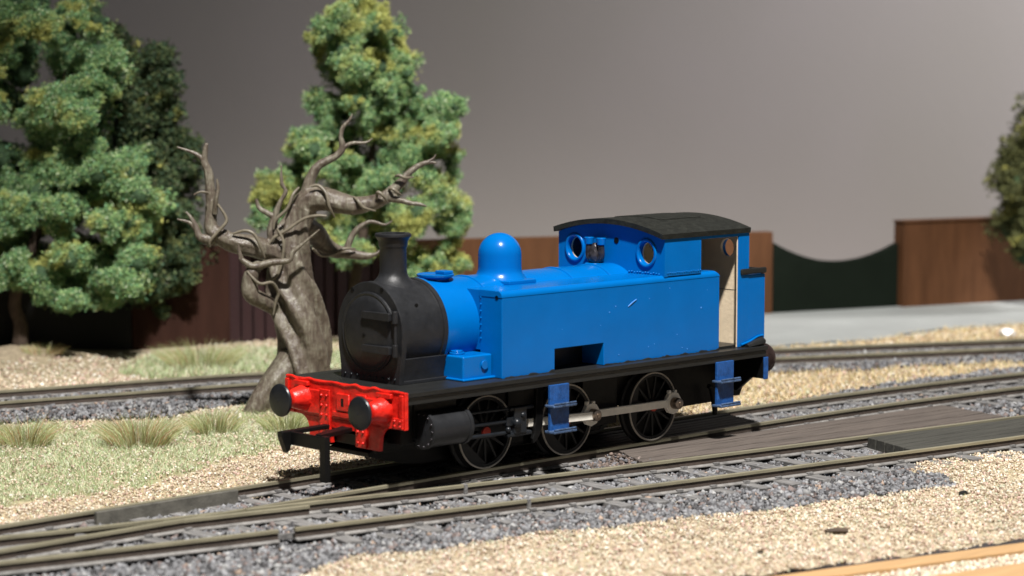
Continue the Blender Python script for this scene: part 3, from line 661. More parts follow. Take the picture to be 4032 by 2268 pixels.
    tx = B; tube(bm, [(B.x,B.y,-4),(B.x+.4,B.y,6),(B.x-.6,B.y+.5,14),(B.x+CR.x*um*.5,B.y+CR.y*um*.5,top*.5),(B.x+CR.x*um,B.y+CR.y*um,top)], [2.6,1.7,1.5,1.1,.3], 14, 4, .18, seed)
    fin('trunk', bm, TRUNKM, t, 60)
    return t
CORE = paint('dark_foam', (.035,.075,.03), .9, .4, .5, 1.2)
PG = [(.17,.31,.115),(.27,.43,.165),(.10,.22,.095),(.38,.49,.175),(.16,.35,.19),(.54,.64,.38),(.66,.74,.52)]
foliage_tree('foliage_tree', (60,200,-3), TREE1, 'big green foam tree filling the left edge, its crown reaching almost to the ground', 11, PG, [4,4,4,2,3,1.2,.5], .58, 11.5, depth=12)
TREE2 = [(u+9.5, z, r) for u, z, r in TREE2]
foliage_tree('foliage_tree', (104-CR.x*9.5,194-CR.y*9.5,-3), TREE2, 'narrow green tree, shade painted into its dark flock, standing right behind the big left tree', 12, [(c[0]*.36,c[1]*.32,c[2]*.34) for c in PG], [4,3,4,2,2,.3,.1], .95, 5.5, yellow=.12, depth=7)  # shared green palette darkened, so its shade is painted in
foliage_tree('foliage_tree', (142,163,-3), TREE3, 'tall pointed green and yellow foam tree behind the bare tree and chimney', 13, PG, [4,4,3.5,2.5,3,1.3,.6], .58, 11.5, yellow=.46, depth=11)
TREE4 = [(u-13, z, r) for u, z, r in TREE4]
foliage_tree('foliage_tree', (338+CR.x*15,92+CR.y*15,-3), TREE4, 'blurred olive tree cut off by the right edge of the frame', 14, [(.11,.12,.045),(.16,.17,.06),(.08,.09,.035)], [1,1,1], .95, 5, yellow=.2, depth=10)
# ---------------------------------------------------------------- bare twisted tree
DEAD = {
 'trunk':[(7.28,0,-3.49,6.91),(8.67,0,0.38,6.19),(9.05,0,4.8,5.64),(9.22,0,8.67,5.42),(9.22,0,13.76,5.31),(8.17,0,19.12,5.36),(7.28,0,23.59,5.08),(6.34,0,27.46,4.64),(6.18,0,32.44,3.98),(6.9,0,36.31,3.43),(8.0,0,39.62,2.76),(9.22,0,42.66,2.76)],
 'root3':[(9.22,-1,6.46,4.15),(6.46,-3,2.04,3.43),(4.69,-4,-1.83,3.09),(3.97,-4,-6.25,2.76)],
 'root':[(7.28,-1,8.95,4.31),(4.36,-3,5.91,3.43),(1.92,-4,3.15,2.98),(-0.18,-5,0.38,2.6),(-1.83,-5,-2.49,2.27),(-2.72,-5,-5.7,1.88)],
 'root2':[(11.43,-2,4.8,3.32),(13.09,-5,0.38,2.49),(14.19,-7,-3.49,1.66)],
 'limbR':[(8.94,0,42.38,2.65),(10.99,0,44.32,2.87),(14.19,-1,44.48,2.54),(17.51,-2,43.71,2.32),(20.27,-3,43.16,2.04),(23.59,-3,43.6,1.71),(26.9,-4,44.87,1.44),(29.11,-4,46.7,1.22),(30.77,-4,48.35,0.99),(32.32,-4,50.23,0.77),(34.36,-4,51.78,0.66),(36.3,-4,52.5,0.55),(38.23,-4,52.33,0.28)],
 'limbR_tip':[(36.3,-4,52.5,0.5),(37.51,-4,53.33,0.28),(38.07,-4,54.21,0.14)],
 'twigR':[(27.46,-4,45.15,1.11),(30.05,-5,44.6,0.72),(32.6,-5,43.88,0.55),(34.36,-5,43.71,0.44),(36.19,-5,43.16,0.22)],
 'limbU':[(10.43,0,44.04,2.49),(10.43,0,46.53,1.55),(11.15,0,49.29,1.16),(12.87,0,51.78,0.94),(16.29,0,53.6,0.77),(17.84,0,55.32,0.77),(17.56,0,57.86,0.53),(18.01,0,59.79,0.47),(19.44,0,61.45,0.33),(20.05,0,62.83,0.17)],
 'limbU2':[(17.51,0,54.99,0.61),(19.72,0,56.42,0.41),(22.87,0,56.59,0.28),(24.31,0,57.47,0.14)],
 'mid':[(4.24,-2,33.27,1.66),(2.86,-2,36.97,1.22),(3.25,-2,40.17,0.88),(4.58,-2,43.88,0.55),(5.74,-2,46.14,0.5),(4.91,-2,48.02,0.44),(4.85,-2,51.89,0.19)],
 'mid2':[(3.14,-2,40.73,0.66),(1.7,-2,41.56,0.61),(-0.01,-2,42.72,0.5),(-0.62,-2,44.6,0.33)],
 'limbL':[(5.63,0,31.88,2.76),(2.59,-2,33.27,2.32),(-1.17,-4,34.54,2.32),(-5.15,-5,35.42,2.1),(-8.19,-6,36.97,1.82),(-9.79,-6,38.52,1.55),(-9.9,-6,40.73,1.27),(-9.74,-6,43.27,1.22),(-9.9,-6,47.3,1.11),(-10.4,-6,50.73,0.94),(-11.17,-6,53.0,0.77),(-10.57,-6,56.75,0.39)],
 'limbL_tip':[(-11.12,-6,52.89,0.66),(-12.89,-6,54.43,0.44),(-16.87,-6,55.87,0.17)],
 'spurL':[(-8.91,-7,41.83,0.66),(-8.47,-8,44.98,0.5),(-8.02,-8,47.08,0.39),(-8.25,-8,49.18,0.22)],
 'spurW':[(-10.12,-9,46.25,0.33),(-11.17,-10,46.58,0.28),(-12.22,-10,46.36,0.22),(-12.89,-10,45.92,0.22)],
 'low':[(-9.02,-6,36.03,1.33),(-12.0,-7,36.69,0.88),(-12.89,-7,38.68,0.66),(-13.88,-7,40.73,0.44),(-15.04,-7,42.11,0.22)],
 'low2':[(-12.89,-7,38.24,0.55),(-14.33,-7,39.84,0.39),(-16.87,-7,40.56,0.17)],
 'stump':[(0.38,-5,30.5,1.11),(-0.84,-7,29.67,1.44),(-1.61,-7,27.08,1.77),(-1.28,-7,24.42,1.82),(0.65,-5,22.93,1.77),(3.3,-2,20.83,1.66),(5.35,0,18.07,1.66)],
 'front':[(-3.71,-8,32.44,0.39),(-2.39,-8,31.44,0.66),(-0.56,-8,30.56,0.83),(3.14,-8,31.39,0.77),(6.84,-8,31.83,0.61),(7.73,-8,33.54,0.5),(9.72,-8,35.26,0.36),(13.42,-8,38.41,0.17)],
 'front2':[(-3.22,-8,32.16,0.5),(-3.6,-8,33.54,0.39),(-3.88,-8,35.31,0.17)],
 'back':[(8.67,3,38.52,2.21),(10.88,6,36.86,2.49),(12.59,8,34.54,2.1),(14.86,9,32.6,1.66),(18.28,10,31.83,1.22),(21.76,10,31.28,0.94),(24.03,10,31.55,0.5),(25.74,10,32.71,0.22)],
 'back2':[(17.78,10,32.16,0.88),(19.17,10,35.75,0.66),(21.16,10,37.85,0.55),(23.48,10,38.85,0.39),(26.3,10,38.13,0.28),(28.01,10,39.01,0.14)],
}
VINES = [
 [(4.00,-4.60,38.42),(5.43,-4.70,35.55),(5.14,-4.80,31.84),(4.00,-5.00,28.40),(1.71,-5.00,27.11)],
 [(11.15,-3.20,47.29),(12.87,-3.20,47.51),(14.59,-4.00,45.85),(15.30,-4.30,42.99),(16.30,-3.00,40.70)],
 [(20.45,-4.00,45.14),(21.45,-5.50,44.42),(22.60,-5.50,42.99),(25.17,-4.50,42.14)],
 [(14.73,-4.80,41.05),(12.58,-4.50,41.13),(9.72,-4.20,40.42),(6.29,-4.20,38.13),(3.43,-4.20,36.41),(2.14,-4.20,34.70)],
 [(8.58,-2.00,47.00),(7.43,-3.40,45.57),(6.29,-3.60,42.71),(3.71,-3.80,40.13),(3.28,-4.00,38.13)],
 [(-8.16,-8.00,43.85),(-6.30,-8.00,40.70),(-7.44,-8.30,38.70),(-9.73,-8.30,36.13),(-9.88,-8.00,34.70)],
 [(-5.16,-7.00,37.41),(-2.58,-7.20,38.13),(-0.58,-7.40,37.41),(0.85,-7.20,34.70),(1.57,-6.50,32.26)],
 [(29.46,-5.20,49.57),(30.32,-6.00,49.86),(31.75,-5.90,49.29),(33.33,-4.60,49.43)],
 [(28.03,-5.30,46.86),(28.89,-6.30,47.00),(30.04,-6.10,46.14),(30.75,-5.00,45.57)],
 [(25.46,-5.20,44.71),(25.74,-6.30,46.28),(26.89,-6.50,45.57),(27.75,-5.80,44.14)],
 [(11.15,2.00,33.55),(12.58,5.20,31.84),(15.16,7.00,31.84),(17.45,7.40,32.98),(20.02,8.60,32.98)],
 [(-2.01,-8.50,29.55),(0.57,-8.60,26.97),(3.14,-7.00,26.97),(4.29,-5.50,24.68),(3.71,-5.20,22.68),(3.14,-5.20,19.82)],
]
DB = Vector((47,84,0))
def dpt(u, w, z): 
    p = DB + CR*u + CF*w; return (p.x, p.y, z)
dt = empty('bare_tree', (47+CR.x*7, 84+CR.y*7, -3), 'bare twisted grey brown tree with clawing branches wound by creepers', 'tree')
def limbs(name, keys, vox, n=16, flute=0, disp=.18):
    bm = bmesh.new()
    for k in keys:
        L = DEAD[k]
        if k == 'trunk': 
            tube(bm, [dpt(u,w_,z) for u,w_,z,r in L], [r for *_,r in L], 96, 6, .27, 5)
        else:
            fl = .08 if L[0][3] > 1.2 else .03
            tube(bm, [dpt(u,w_,z) for u,w_,z,r in L], [r for *_,r in L], n, 5, fl, hash(k) % 7 if False else len(k))
    o = fin(name, bm, STICK, dt, 0)
    m = o.modifiers.new('blend', 'REMESH'); m.mode = 'VOXEL'; m.voxel_size = vox; m.use_smooth_shade = True
    s = o.modifiers.new('smooth', 'SMOOTH'); s.factor = .5; s.iterations = 3
    tx = bpy.data.textures.new(name+'_grain', 'CLOUDS'); tx.noise_scale = 1.6; tx.noise_depth = 3
    d = o.modifiers.new('grain', 'DISPLACE'); d.texture = tx; d.strength = disp*1.6; d.mid_level = .5; d.texture_coords = 'GLOBAL'
    return o
limbs('trunk', ['trunk','root','root2','limbR','limbU','root3','limbL','back','stump','mid','twigR'], .2)
for k in ('limbR_tip','limbU2','mid2','limbL_tip','spurL','spurW','low','low2','front','front2','back2'):
    bm = bmesh.new(); L = DEAD[k]; tube(bm, [dpt(u,w_,z) for u,w_,z,r in L], [r for *_,r in L], 12, 5, .06, 3); fin('branch', bm, STICK, dt, 60)
for vn in VINES:
    bm = bmesh.new(); tube(bm, [dpt(*p) for p in vn], [.25]+[.35]*(len(vn)-2)+[.16], 8, 6); fin('creeper', bm, VINE, dt, 60)
# ================================================================ the engine (x: front 0 -> rear 97, y: near side negative, z: rail top 0)
EN = empty('tank_engine', (48, 0, 0), 'glossy blue model tank engine with black smokebox and red front buffer beam on the track', 'model train')
FZ = 17.2; SH = 26.3
def P(name, bm, mat, parent=None, smooth=35, bevel=None): return fin(name, bm, mat, parent or EN, smooth, bevel)
# footplate
bm = bmesh.new(); box(bm, .25, 97.2, -16.4, 16.4, 16.35, FZ); FP = P('footplate', bm, BLACKG, bevel=.12)
for s in (-1, 1):
    bm = bmesh.new(); y = s*15.7; box(bm, .3, 97.0, y-.35, y+.35, 15.0, 16.34); P('valance', bm, BLACKG, FP, bevel=.1)
# buffer beam
prof = [(16.4,FZ+.05),(16.4,10.7),(12.6,10.7)]
prof += [(9.9+2.7*(1-math.sin(t)), 10.7-2.7*(1-math.cos(t))) for t in [math.pi/2*i/6 for i in range(1,7)]]
prof = [(16.4,FZ+.05),(16.4,10.75),(12.7,10.75)] + [(9.8+2.9*math.cos(math.pi/2*i/6), 7.9+2.85-2.85*0-2.85*math.sin(math.pi/2*i/6)+0) for i in range(0)] 
arc = [(12.7-2.9*math.sin(a), 10.75-2.6*(1-math.cos(a))) for a in [math.pi/2*i/6 for i in range(1,7)]]
half = [(16.4,FZ+.1),(16.4,10.75),(12.7,10.75)] + arc + [(9.6,6.3),(3.5,6.3),(3.5,9.1)]
outline = half + [(-y, z) for y, z in half[::-1]]
bm = bmesh.new(); prism(bm, outline, -.55, .25, 'yz'); BB = P('buffer_beam', bm, RED, bevel=.1)
for s in (-1, 1):
    # outer frame angle + lower bracket raised plates
    bm = bmesh.new(); box(bm, -1.0, -.56, min(s*11.0, s*5.9), max(s*11.0, s*5.9), 11.2, 15.6); P('buffer_plate', bm, RED, BB, bevel=.25)
    bm = bmesh.new(); box(bm, -1.0, -.56, min(s*6.4, s*3.6), max(s*6.4, s*3.6), 6.4, 15.9); P('strap_plate', bm, RED, BB, bevel=.15)
    bm = bmesh.new(); box(bm, -1.05, -.56, min(s*16.2, s*13.6), max(s*16.2, s*13.6), 10.9, 12.8); box(bm, -1.0, -.56, min(s*16.2, s*15.2), max(s*16.2, s*15.2), 12.81, 16.9); P('end_plate', bm, RED, BB, bevel=.15)
    bm = bmesh.new()
    for z in (7.3, 9.3, 11.3, 13.0, 14.8): 
        for y in (4.3, 5.7): sph(bm, (-1.02, s*y, z), .27, 2)
    for z in (11.4, 12.3): 
        for y in (14.2, 15.6): sph(bm, (-1.06, s*y, z), .25, 2)
    P('rivets', bm, RED, BB)['kind'] = 'stuff'
    # upper lip
    bm = bmesh.new(); box(bm, -1.35, -.56, min(s*13.4, s*9.4), max(s*13.4, s*9.4), 16.0, 16.9); P('lip', bm, RED, BB, bevel=.2)
bm = bmesh.new(); box(bm, -.95, -.56, -1.7, 1.7, 12.4, 15.6); P('draw_plate', bm, RED, BB, bevel=.2)
bm = bmesh.new(); box(bm, -.99, -.94, -.35, .35, 13.3, 14.7); P('slot', bm, PLASTIC, BB)
bm = bmesh.new(); box(bm, -.85, -.56, -3.0, 3.0, 11.2, 12.2); P('lower_plate', bm, RED, BB, bevel=.2)
# top edge with hand-made wobble
bm = bmesh.new(); pts = [(-.45, -16.2+i*1.62, FZ-.05+.18*math.sin(i*1.7)+.1*math.sin(i*4.1)) for i in range(21)]
tube(bm, pts, .28, 8, 3); P('beam_edge', bm, RED, BB, 60)
def buffer(x, y, sgn, matbody, rusty=False):
    """sgn -1: points to the front"""
    bm = bmesh.new()
    pr = [(0,2.35),(.5,2.35),(.9,2.25),(1.8,2.0),(2.6,1.75),(3.3,1.55),(3.6,1.2),(3.6,0)]
    lathe(bm, [(sgn*a, r) for a, r in pr], (x, y, 13.8), 'x', 28); b_ = P('buffer', bm, matbody, smooth=50)
    bm = bmesh.new(); cyl(bm, (x, y, 13.8), 'x', sgn*3.5, sgn*5.2, .8, 16)
    lathe(bm, [(sgn*a, r) for a, r in [(4.6,.8),(5.0,1.2),(5.15,2.6),(5.35,2.95),(5.6,3.02),(5.85,2.9),(6.0,2.4),(6.1,1.2),(6.12,0)]], (x, y, 13.8), 'x', 36)
    P('buffer_head', bm, paint('dark_oiled_head', (.030,.020,.018), .18, .4, .03, .8, spec=.7) if rusty else BLACKGL, b_, 40)
    bm = bmesh.new(); sph(bm, (x+sgn*6.1, y, 13.8), .16, 1); P('buffer_pip', bm, BLACKGL, b_)
    return b_
BLACKGL = paint('gloss_black', (.011,.013,.016), .33, .2, .03, .8, spec=.4)
for y in (10.95, -10.95): buffer(-.6, y, -1, RED)
for y in (10.95, -10.95): buffer(96.9, y, 1, PLASTIC, True)
# rear beam
bm = bmesh.new(); prism(bm, [(-15.9,16.3),(-15.9,10.5),(-12.7,10.5),(-9,7.5),(9,7.5),(12.7,10.5),(15.9,10.5),(15.9,16.3)], 96.3, 97.3, 'yz'); RB_ = P('rear_buffer_beam', bm, PLASTIC, bevel=.15)
for s in (-1, 1):
    bm = bmesh.new(); box(bm, 96.2, 97.5, min(s*15.95,s*16.3), max(s*15.95,s*16.3), 10.4, 14.9); P('beam_end', bm, BLUEW, RB_, 0, .12)
# smokebox
X0 = 5.6; X1 = 16.6; SR = 8.95
dsh = [(SR*math.cos(a), SH+SR*math.sin(a)) for a in [math.pi*i/30 for i in range(31)]]
dsh += [(-SR*.995, SH-2.5), (-8.35, SH-5.5), (-8.0, FZ)] + [(8.0, FZ), (8.35, SH-5.5), (SR*.995, SH-2.5)]
SM = None
bm = bmesh.new(); lathe(bm, [(0,0),(0,SR-.15),(.12,SR),(1.1,SR),(1.25,SR-.25),(1.3,SR-.25),(X1-X0-1,SR-.25),(X1-X0-.9,SR),(X1-X0,SR),(X1-X0+.02,0)], (X0,0,SH), 'x', 72); SM = P('smokebox', bm, BLACK, smooth=30)
bm = bmesh.new(); prism(bm, [(8.0,FZ),(8.2,SH-6.5),(8.7,SH-3.5),(8.9,SH-1),(-8.9,SH-1),(-8.7,SH-3.5),(-8.2,SH-6.5),(-8.0,FZ)], X0+.03, X0+1.1, 'yz'); P('smokebox_saddle', bm, BLACK, SM, bevel=.12)
bm = bmesh.new(); prism(bm, [(7.4,FZ),(7.5,SH-7),(8.2,SH-4.5),(-8.2,SH-4.5),(-7.5,SH-7),(-7.4,FZ)], X0+1.12, X1+.3, 'yz'); box(bm, X0+1.0, X1+.6, -8.0, 8.0, FZ, FZ+.6); P('saddle_block', bm, BLACK, SM, bevel=.1)
bm = bmesh.new()
for i in range(9): sph(bm, (X0-.02, -6.8+i*1.7, FZ+.9), .24, 2)
P('saddle_bolts', bm, BLACKGL, SM)['kind'] = 'stuff'
for y, z in ((4.7, SH+7.2), (-3.4, SH+7.7)):
    bm = bmesh.new(); cyl(bm, (X0-.1, y, z), 'x', 0, .14, .42, 16); P('hole', bm, PLASTIC, SM)
bm = bmesh.new(); cyl(bm, (10.3, -7.35, SH+4.85), 'y', -.1, .1, .36, 14); P('hole', bm, PLASTIC, SM)
# door
bm = bmesh.new(); lathe(bm, [(0,7.25),(-.35,7.2),(-.5,6.95),(-.42,6.7),(-.42,6.55),(-.62,6.3),(-.85,5.6),(-1.15,3.6),(-1.28,1.6),(-1.32,0)], (X0,0,SH-.15), 'x', 72); DR = P('smokebox_door', bm, BLACK, smooth=30)
for z in (SH+3.1, SH-2.9):
    bm = bmesh.new(); prism(bm, [(.3,z-.62),(.3,z+.62),(-7.2,z+.7),(-7.2,z-.7)], X0-1.75, X0-.5, 'yz'); P('hinge_strap', bm, BLACK, DR, bevel=.15)
    bm = bmesh.new(); cyl(bm, (X0-.75, -7.75, z), 'z', -1.1, 1.1, .55, 14); P('hinge_knuckle', bm, BLACK, DR, 40, .08)
bm = bmesh.new(); cyl(bm, (X0-.65, -7.75, SH), 'z', -2.8, 3.0, .32, 12); P('hinge_pin', bm, BLACK, DR)
bm = bmesh.new(); cyl(bm, (X0-1.38, .1, SH-.6), 'x', 0, .1, .36, 14); P('hole', bm, PLASTIC, DR)
# chimney: flared skirt, tapering barrel, capped lip
CX = 11.3
bm = bmesh.new(); n = 48; rings = []
for (z, r, k) in [(34.9,4.3,1),(35.15,3.75,.9),(35.45,3.2,.6),(35.8,2.85,.3),(36.2,2.6,.1),(36.8,2.48,0),(41.0,2.42,0),(41.2,2.55,0),(41.35,2.62,0),(42.3,2.72,0),(42.8,3.05,0),(43.1,3.32,0),(43.5,3.3,0),(43.65,3.1,0),(43.65,2.2,0),(42.5,2.0,0),(40,1.9,0)]:
    ring = []
    for i in range(n):
        t = 2*math.pi*i/n; x = r*math.cos(t); y = r*math.sin(t)
        zs = z - k*(SR-math.sqrt(SR*SR-y*y))*1.0
        ring.append(bm.verts.new((CX+x, y, zs)))
    rings.append(ring)
for A, B in zip(rings, rings[1:]):
    for i in range(n): bm.faces.new((A[i], A[(i+1)%n], B[(i+1)%n], B[i]))
bm.faces.new(rings[-1]); P('chimney', bm, BLACK, smooth=38)
# boiler
BR_ = 8.6; BZ = 26.2
bm = bmesh.new(); lathe(bm, [(0,0),(0,BR_),(1.2,BR_),(1.25,BR_-.12),(52,BR_-.12),(52,0)], (16.62,0,BZ), 'x', 80); BO = P('boiler', bm, BLUE, smooth=30)
for x in (28.6, 40.2, 52.2, 62.5):
    bm = bmesh.new(); lathe(bm, [(0,BR_-.2),(0,BR_-.05),(.04,BR_+.06),(.12,BR_+.12),(.2,BR_+.06),(.24,BR_-.05),(.24,BR_-.2)], (x,0,BZ), 'x', 80); P('boiler_band', bm, BLUE, BO, 60)
bm = bmesh.new(); lathe(bm, [(0,8.0),(0,9.0),(.7,9.0),(.9,8.7),(.9,8.0)], (16.65,0,BZ), 'x', 72); P('boiler_ring', bm, BLUE, BO, 40)
bm = bmesh.new(); box(bm, 17, 70, -5, 5, FZ, BZ-5); P('firebox_base', bm, BLUE, BO)
# filler cap
bm = bmesh.new(); lathe(bm, [(33.9,2.2),(34.6,2.3),(34.9,3.0),(35.2,3.4),(35.55,3.45),(35.62,3.3),(35.5,2.9),(35.5,0)], (21.6,0,0), 'z', 40); F_ = P('filler_cap', bm, BLUE, smooth=40)
bm = bmesh.new(); box(bm, 22.4, 24.6, -1.6, 1.0, 35.5, 36.1); P('cap_hinge', bm, BLUE, F_, bevel=.15)
# dome
bm = bmesh.new(); pr = []
for (z, r) in [(33.2,5.6),(34.0,4.9),(34.7,4.35),(35.3,4.15),(36.0,4.1)]: pr.append((z, r))
pr += [(38.2+4.1*math.sin(a), 4.1*math.cos(a)) for a in [math.pi/2*i/12 for i in range(13)]]
pr = [(z, max(r, 0)) for z, r in pr]; pr[-1] = (pr[-1][0], 0)
lathe(bm, pr, (38.0,0,0), 'z', 56)
P('dome', bm, BLUE, smooth=50)
bm = bmesh.new(); prism(bm, [(34.6,-6.2),(41.6,-6.2),(42.4,-3.0),(41.5,-1),(34.6,-1),(33.6,-3)], 33.0, 33.75, 'xy'); P('dome_flange', bm, BLUE, bevel=.2)
# side tanks
def rnd(poly, idx, r, n=5):
    out = []
    for i, p in enumerate(poly):
        if i in idx:
            a = Vector(poly[i-1]); b = Vector(p); c = Vector(poly[(i+1) % len(poly)])
            u = (a-b).normalized()*r; w_ = (c-b).normalized()*r
            for k in range(n+1):
                t = k/n; out.append(tuple(b + u*(1-t)**2 + w_*t**2))
        else: out.append(p)
    return out
TZ = 33.08
for s in (-1, 1):
    # outer side sheet with the notch, rounded rear top corner
    poly = [(24.7,FZ),(38.3,FZ),(38.3,21.45),(51.35,21.45),(51.35,FZ),(84.5,FZ),(84.5,31.95),(24.7,31.95)]
    bm = bmesh.new(); prism(bm, poly, *( (s*14.4, s*8.6) if s < 0 else (s*8.6, s*14.4) ), 'xz')
    T = P('side_tank', bm, BLUE, smooth=30, bevel=.16)
    bm = bmesh.new(); rings = []; SM_Z = 31.95
    xs = [24.62, 24.7] + [24.7+i*(83.4-24.7)/6 for i in range(1, 7)] + [83.4+1.15*math.sin(math.pi/2*i/7) for i in range(1, 8)]
    for x in xs:
        e = x-83.4; drop = 1.12-math.sqrt(max(0, 1.12**2-min(1.12, e)**2)) if e > 0 else 0
        top = TZ-drop; rr = min(1.0, max(.05, top-SM_Z-.02)); prof = [(8.6, SM_Z), (14.44, SM_Z)] + [(14.44-rr+rr*math.cos(t), top-rr+rr*math.sin(t)) for t in [math.pi/2*i/7 for i in range(8)]] + [(8.6, top)]
        rings.append([bm.verts.new((x, s*y, z)) for y, z in prof])
    for A, B in zip(rings, rings[1:]):
        for i in range(len(A)): bm.faces.new((A[i], A[(i+1)%len(A)], B[(i+1)%len(A)], B[i]))
    bm.faces.new(rings[0]); bm.faces.new(rings[-1]); TT = P('tank_top', bm, BLUE, T, smooth=32)
    m = TT.modifiers.new('flat_sides', 'WEIGHTED_NORMAL'); m.keep_sharp = True; m.weight = 100
    bm = bmesh.new(); box(bm, 24.76, 84.4, min(s*8.7, s*3.2), max(s*8.7, s*3.2), 22, TZ-.02); P('tank_inner', bm, BLUE, T, bevel=.1)
    bm = bmesh.new(); box(bm, 37.5, 52, min(s*8.0,s*8.5), max(s*8.0,s*8.5), FZ, 21.9); box(bm, 39.9, 41.2, min(s*8.6,s*10.5), max(s*8.6,s*10.5), FZ, 21.4); P('tank_recess', bm, BLACK, T)
    bm = bmesh.new()
    for i in range(7): sph(bm, (24.66, s*(8.9), 31.7-i*1.25), .2, 1)
    for i in range(5): sph(bm, (24.66, s*(10.1+i*.8), 32.2), .01, 1)
    P('tank_rivets', bm, BLUE, T)['kind'] = 'stuff'
bm = bmesh.new(); cyl(bm, (24.62,-13.1,31.9), 'x', 0, .08, .42, 14); P('hole', bm, PLASTIC)
# ragged black paint along the tank foot
g = random.Random(3); bm = bmesh.new()
def paint_edge(bm, xa, xb, y, n):
    prev = None
    for i in range(n+1):
        x = xa+(xb-xa)*i/n; f = i/n
        h = .12+.28*max(0, math.sin(i*.55+g.uniform(-.6,.6)))*(.35+f)+g.uniform(0,.12)
        a = bm.verts.new((x, y, FZ-.02)); b_ = bm.verts.new((x, y, FZ+h)); c = bm.verts.new((x, y-.1, FZ-.02)); d = bm.verts.new((x, y-.08, FZ+h*.8))
        if prev:
            pa, pb, pc, pd = prev; bm.faces.new((pc, c, d, pd)); bm.faces.new((pd, d, b_, pb)); bm.faces.new((pa,pb,b_,a)); bm.faces.new((pa,a,c,pc))
        prev = (a, b_, c, d)
paint_edge(bm, 25.5, 38.1, -14.41, 26); paint_edge(bm, 51.6, 84.4, -14.41, 70); paint_edge(bm, 90.4, 97.2, -14.46, 16)
P('black_paint_edge', bm, BLACKG, smooth=60)
# specks and one scratch of lighter paint standing on the tank side
g = random.Random(12); bm = bmesh.new()
LITE = paint('light_blue_speck', (.06,.24,.62), .4, .2, .02, 1)
for x, z, r in [(54.6,28.2,.16),(52.9,27.2,.17),(64,29,.12),(69.8,30.6,.12),(79,26.1,.2),(72,21.4,.12),(55.5,18.9,.15),(63.8,19.7,.14),(65.5,20.1,.12),(40.2,25.0,.08),(50.5,24.9,.1),(73.5,18.7,.12),(75,18.3,.14),(80.8,29.5,.08)]: sph(bm, (x, -14.42, z), r, 1, (1, .6, 1))
tube(bm, [(58.0,-14.42,27.9),(59.0,-14.45,28.5),(60.3,-14.43,29.1)], [.1,.15,.12], 6, 3)
P('paint_specks', bm, LITE, smooth=50)['kind'] = 'stuff'
# sandboxes
for s in (-1, 1):
    bm = bmesh.new(); box(bm, 17.25, 24.5, min(s*6.2,s*12.1), max(s*6.2,s*12.1), FZ, 21.7); SB = P('sandbox', bm, BLUE, bevel=.35)
    bm = bmesh.new(); box(bm, 16.8, 25.0, min(s*5.8,s*12.7), max(s*5.8,s*12.7), FZ, FZ+.45); P('sandbox_foot', bm, BLUE, SB, bevel=.2)
    bm = bmesh.new(); cyl(bm, (19.2, s*8.3, 0), 'z', 21.7, 22.1, 1.45, 28); cyl(bm, (19.2, s*8.3, 0), 'z', 22.1, 22.4, 1.1, 28); P('sandbox_lid', bm, BLUE, SB, bevel=.1)
    bm = bmesh.new(); cyl(bm, (22.4, s*12.1, 19.8), 'y', 0, s*.35, .85, 24); P('sandbox_boss', bm, BLUE, SB, bevel=.08)
# cab
CZ0 = 40.15
def roofz(y, crown=42.7, edge=CZ0): return edge+(crown-edge)*(1-(y/14.4)**2)
CABF = empty('cab_root', (80,0,FZ), None, None); CABF.parent = EN; CABF.location = Vector((80,0,FZ))-EN.location; CABF.name = 'cab'
arcpts = [(y, roofz(y)) for y in [14.4-28.8*i/16 for i in range(17)]]
fr = [(14.4,TZ-.3)] + arcpts + [(-14.4,TZ-.3)]
bm = bmesh.new(); prism(bm, fr, 68.3, 69.2, 'yz', [circ(9.75,37.2,1.95,28,2.15), circ(-9.65,37.2,1.95,28,2.15)])
CF_ = P('cab_front', bm, BLUE, CABF, 30)
for y in (9.75, -9.65):
    bm = bmesh.new(); n = 36; rr = []
    for (x, a) in [(68.35,2.7),(68.1,2.68),(67.95,2.5),(67.95,2.25),(68.1,2.02),(68.9,1.95)]:
        rr.append([bm.verts.new((x, y+a*math.cos(2*math.pi*i/n), 37.2+a*1.08*math.sin(2*math.pi*i/n))) for i in range(n)])
    for A, B in zip(rr, rr[1:]):
        for i in range(n): bm.faces.new((A[i], A[(i+1)%n], B[(i+1)%n], B[i]))
    P('window_ring', bm, BLUE, CF_, 60)
bm = bmesh.new(); cyl(bm, (68.22,-1.6,39.2), 'x', 0, .1, .62, 18); P('hole', bm, PLASTIC, CF_)
bm = bmesh.new()
for i in range(12): sph(bm, (68.1, -5.2-i*.72, TZ+.3+.1*math.sin(i*2.2)), .22, 2)
P('front_rivets', bm, BLUE, CF_)['kind'] = 'stuff'
for s in (-1, 1):
    y0, y1 = sorted((s*14.4, s*13.95))
    sd = [(68.35,TZ-.2),(79.0,TZ-.2),(79.0,39.55),(90.2,39.55),(90.2,FZ),(93.4,FZ),(93.4,CZ0),(68.35,CZ0)]
    bm = bmesh.new(); prism(bm, sd, y0-(.02 if s<0 else 0), y1+(.02 if s>0 else 0), 'xz'); CS = P('cab_side', bm, BLUE, CABF, 30, .13)
    bm = bmesh.new()
    for i in range(15): sph(bm, (69.2+i*.68, s*14.45, TZ+.45+.07*math.sin(i*1.9)), .17, 2)
    P('side_rivets', bm, BLUE, CS)['kind'] = 'stuff'
    # inner cream skin of the pillar edge
    bm = bmesh.new(); box(bm, 90.05, 90.19, min(s*14.15,s*13.95), max(s*14.15,s*13.95), FZ+.1, 39.5); P('cream_edge', bm, CREAM, CS)
rr_ = [(13.9,FZ)] + [(y*.96, roofz(y)-.3) for y, z in arcpts] + [(-13.9,FZ)]
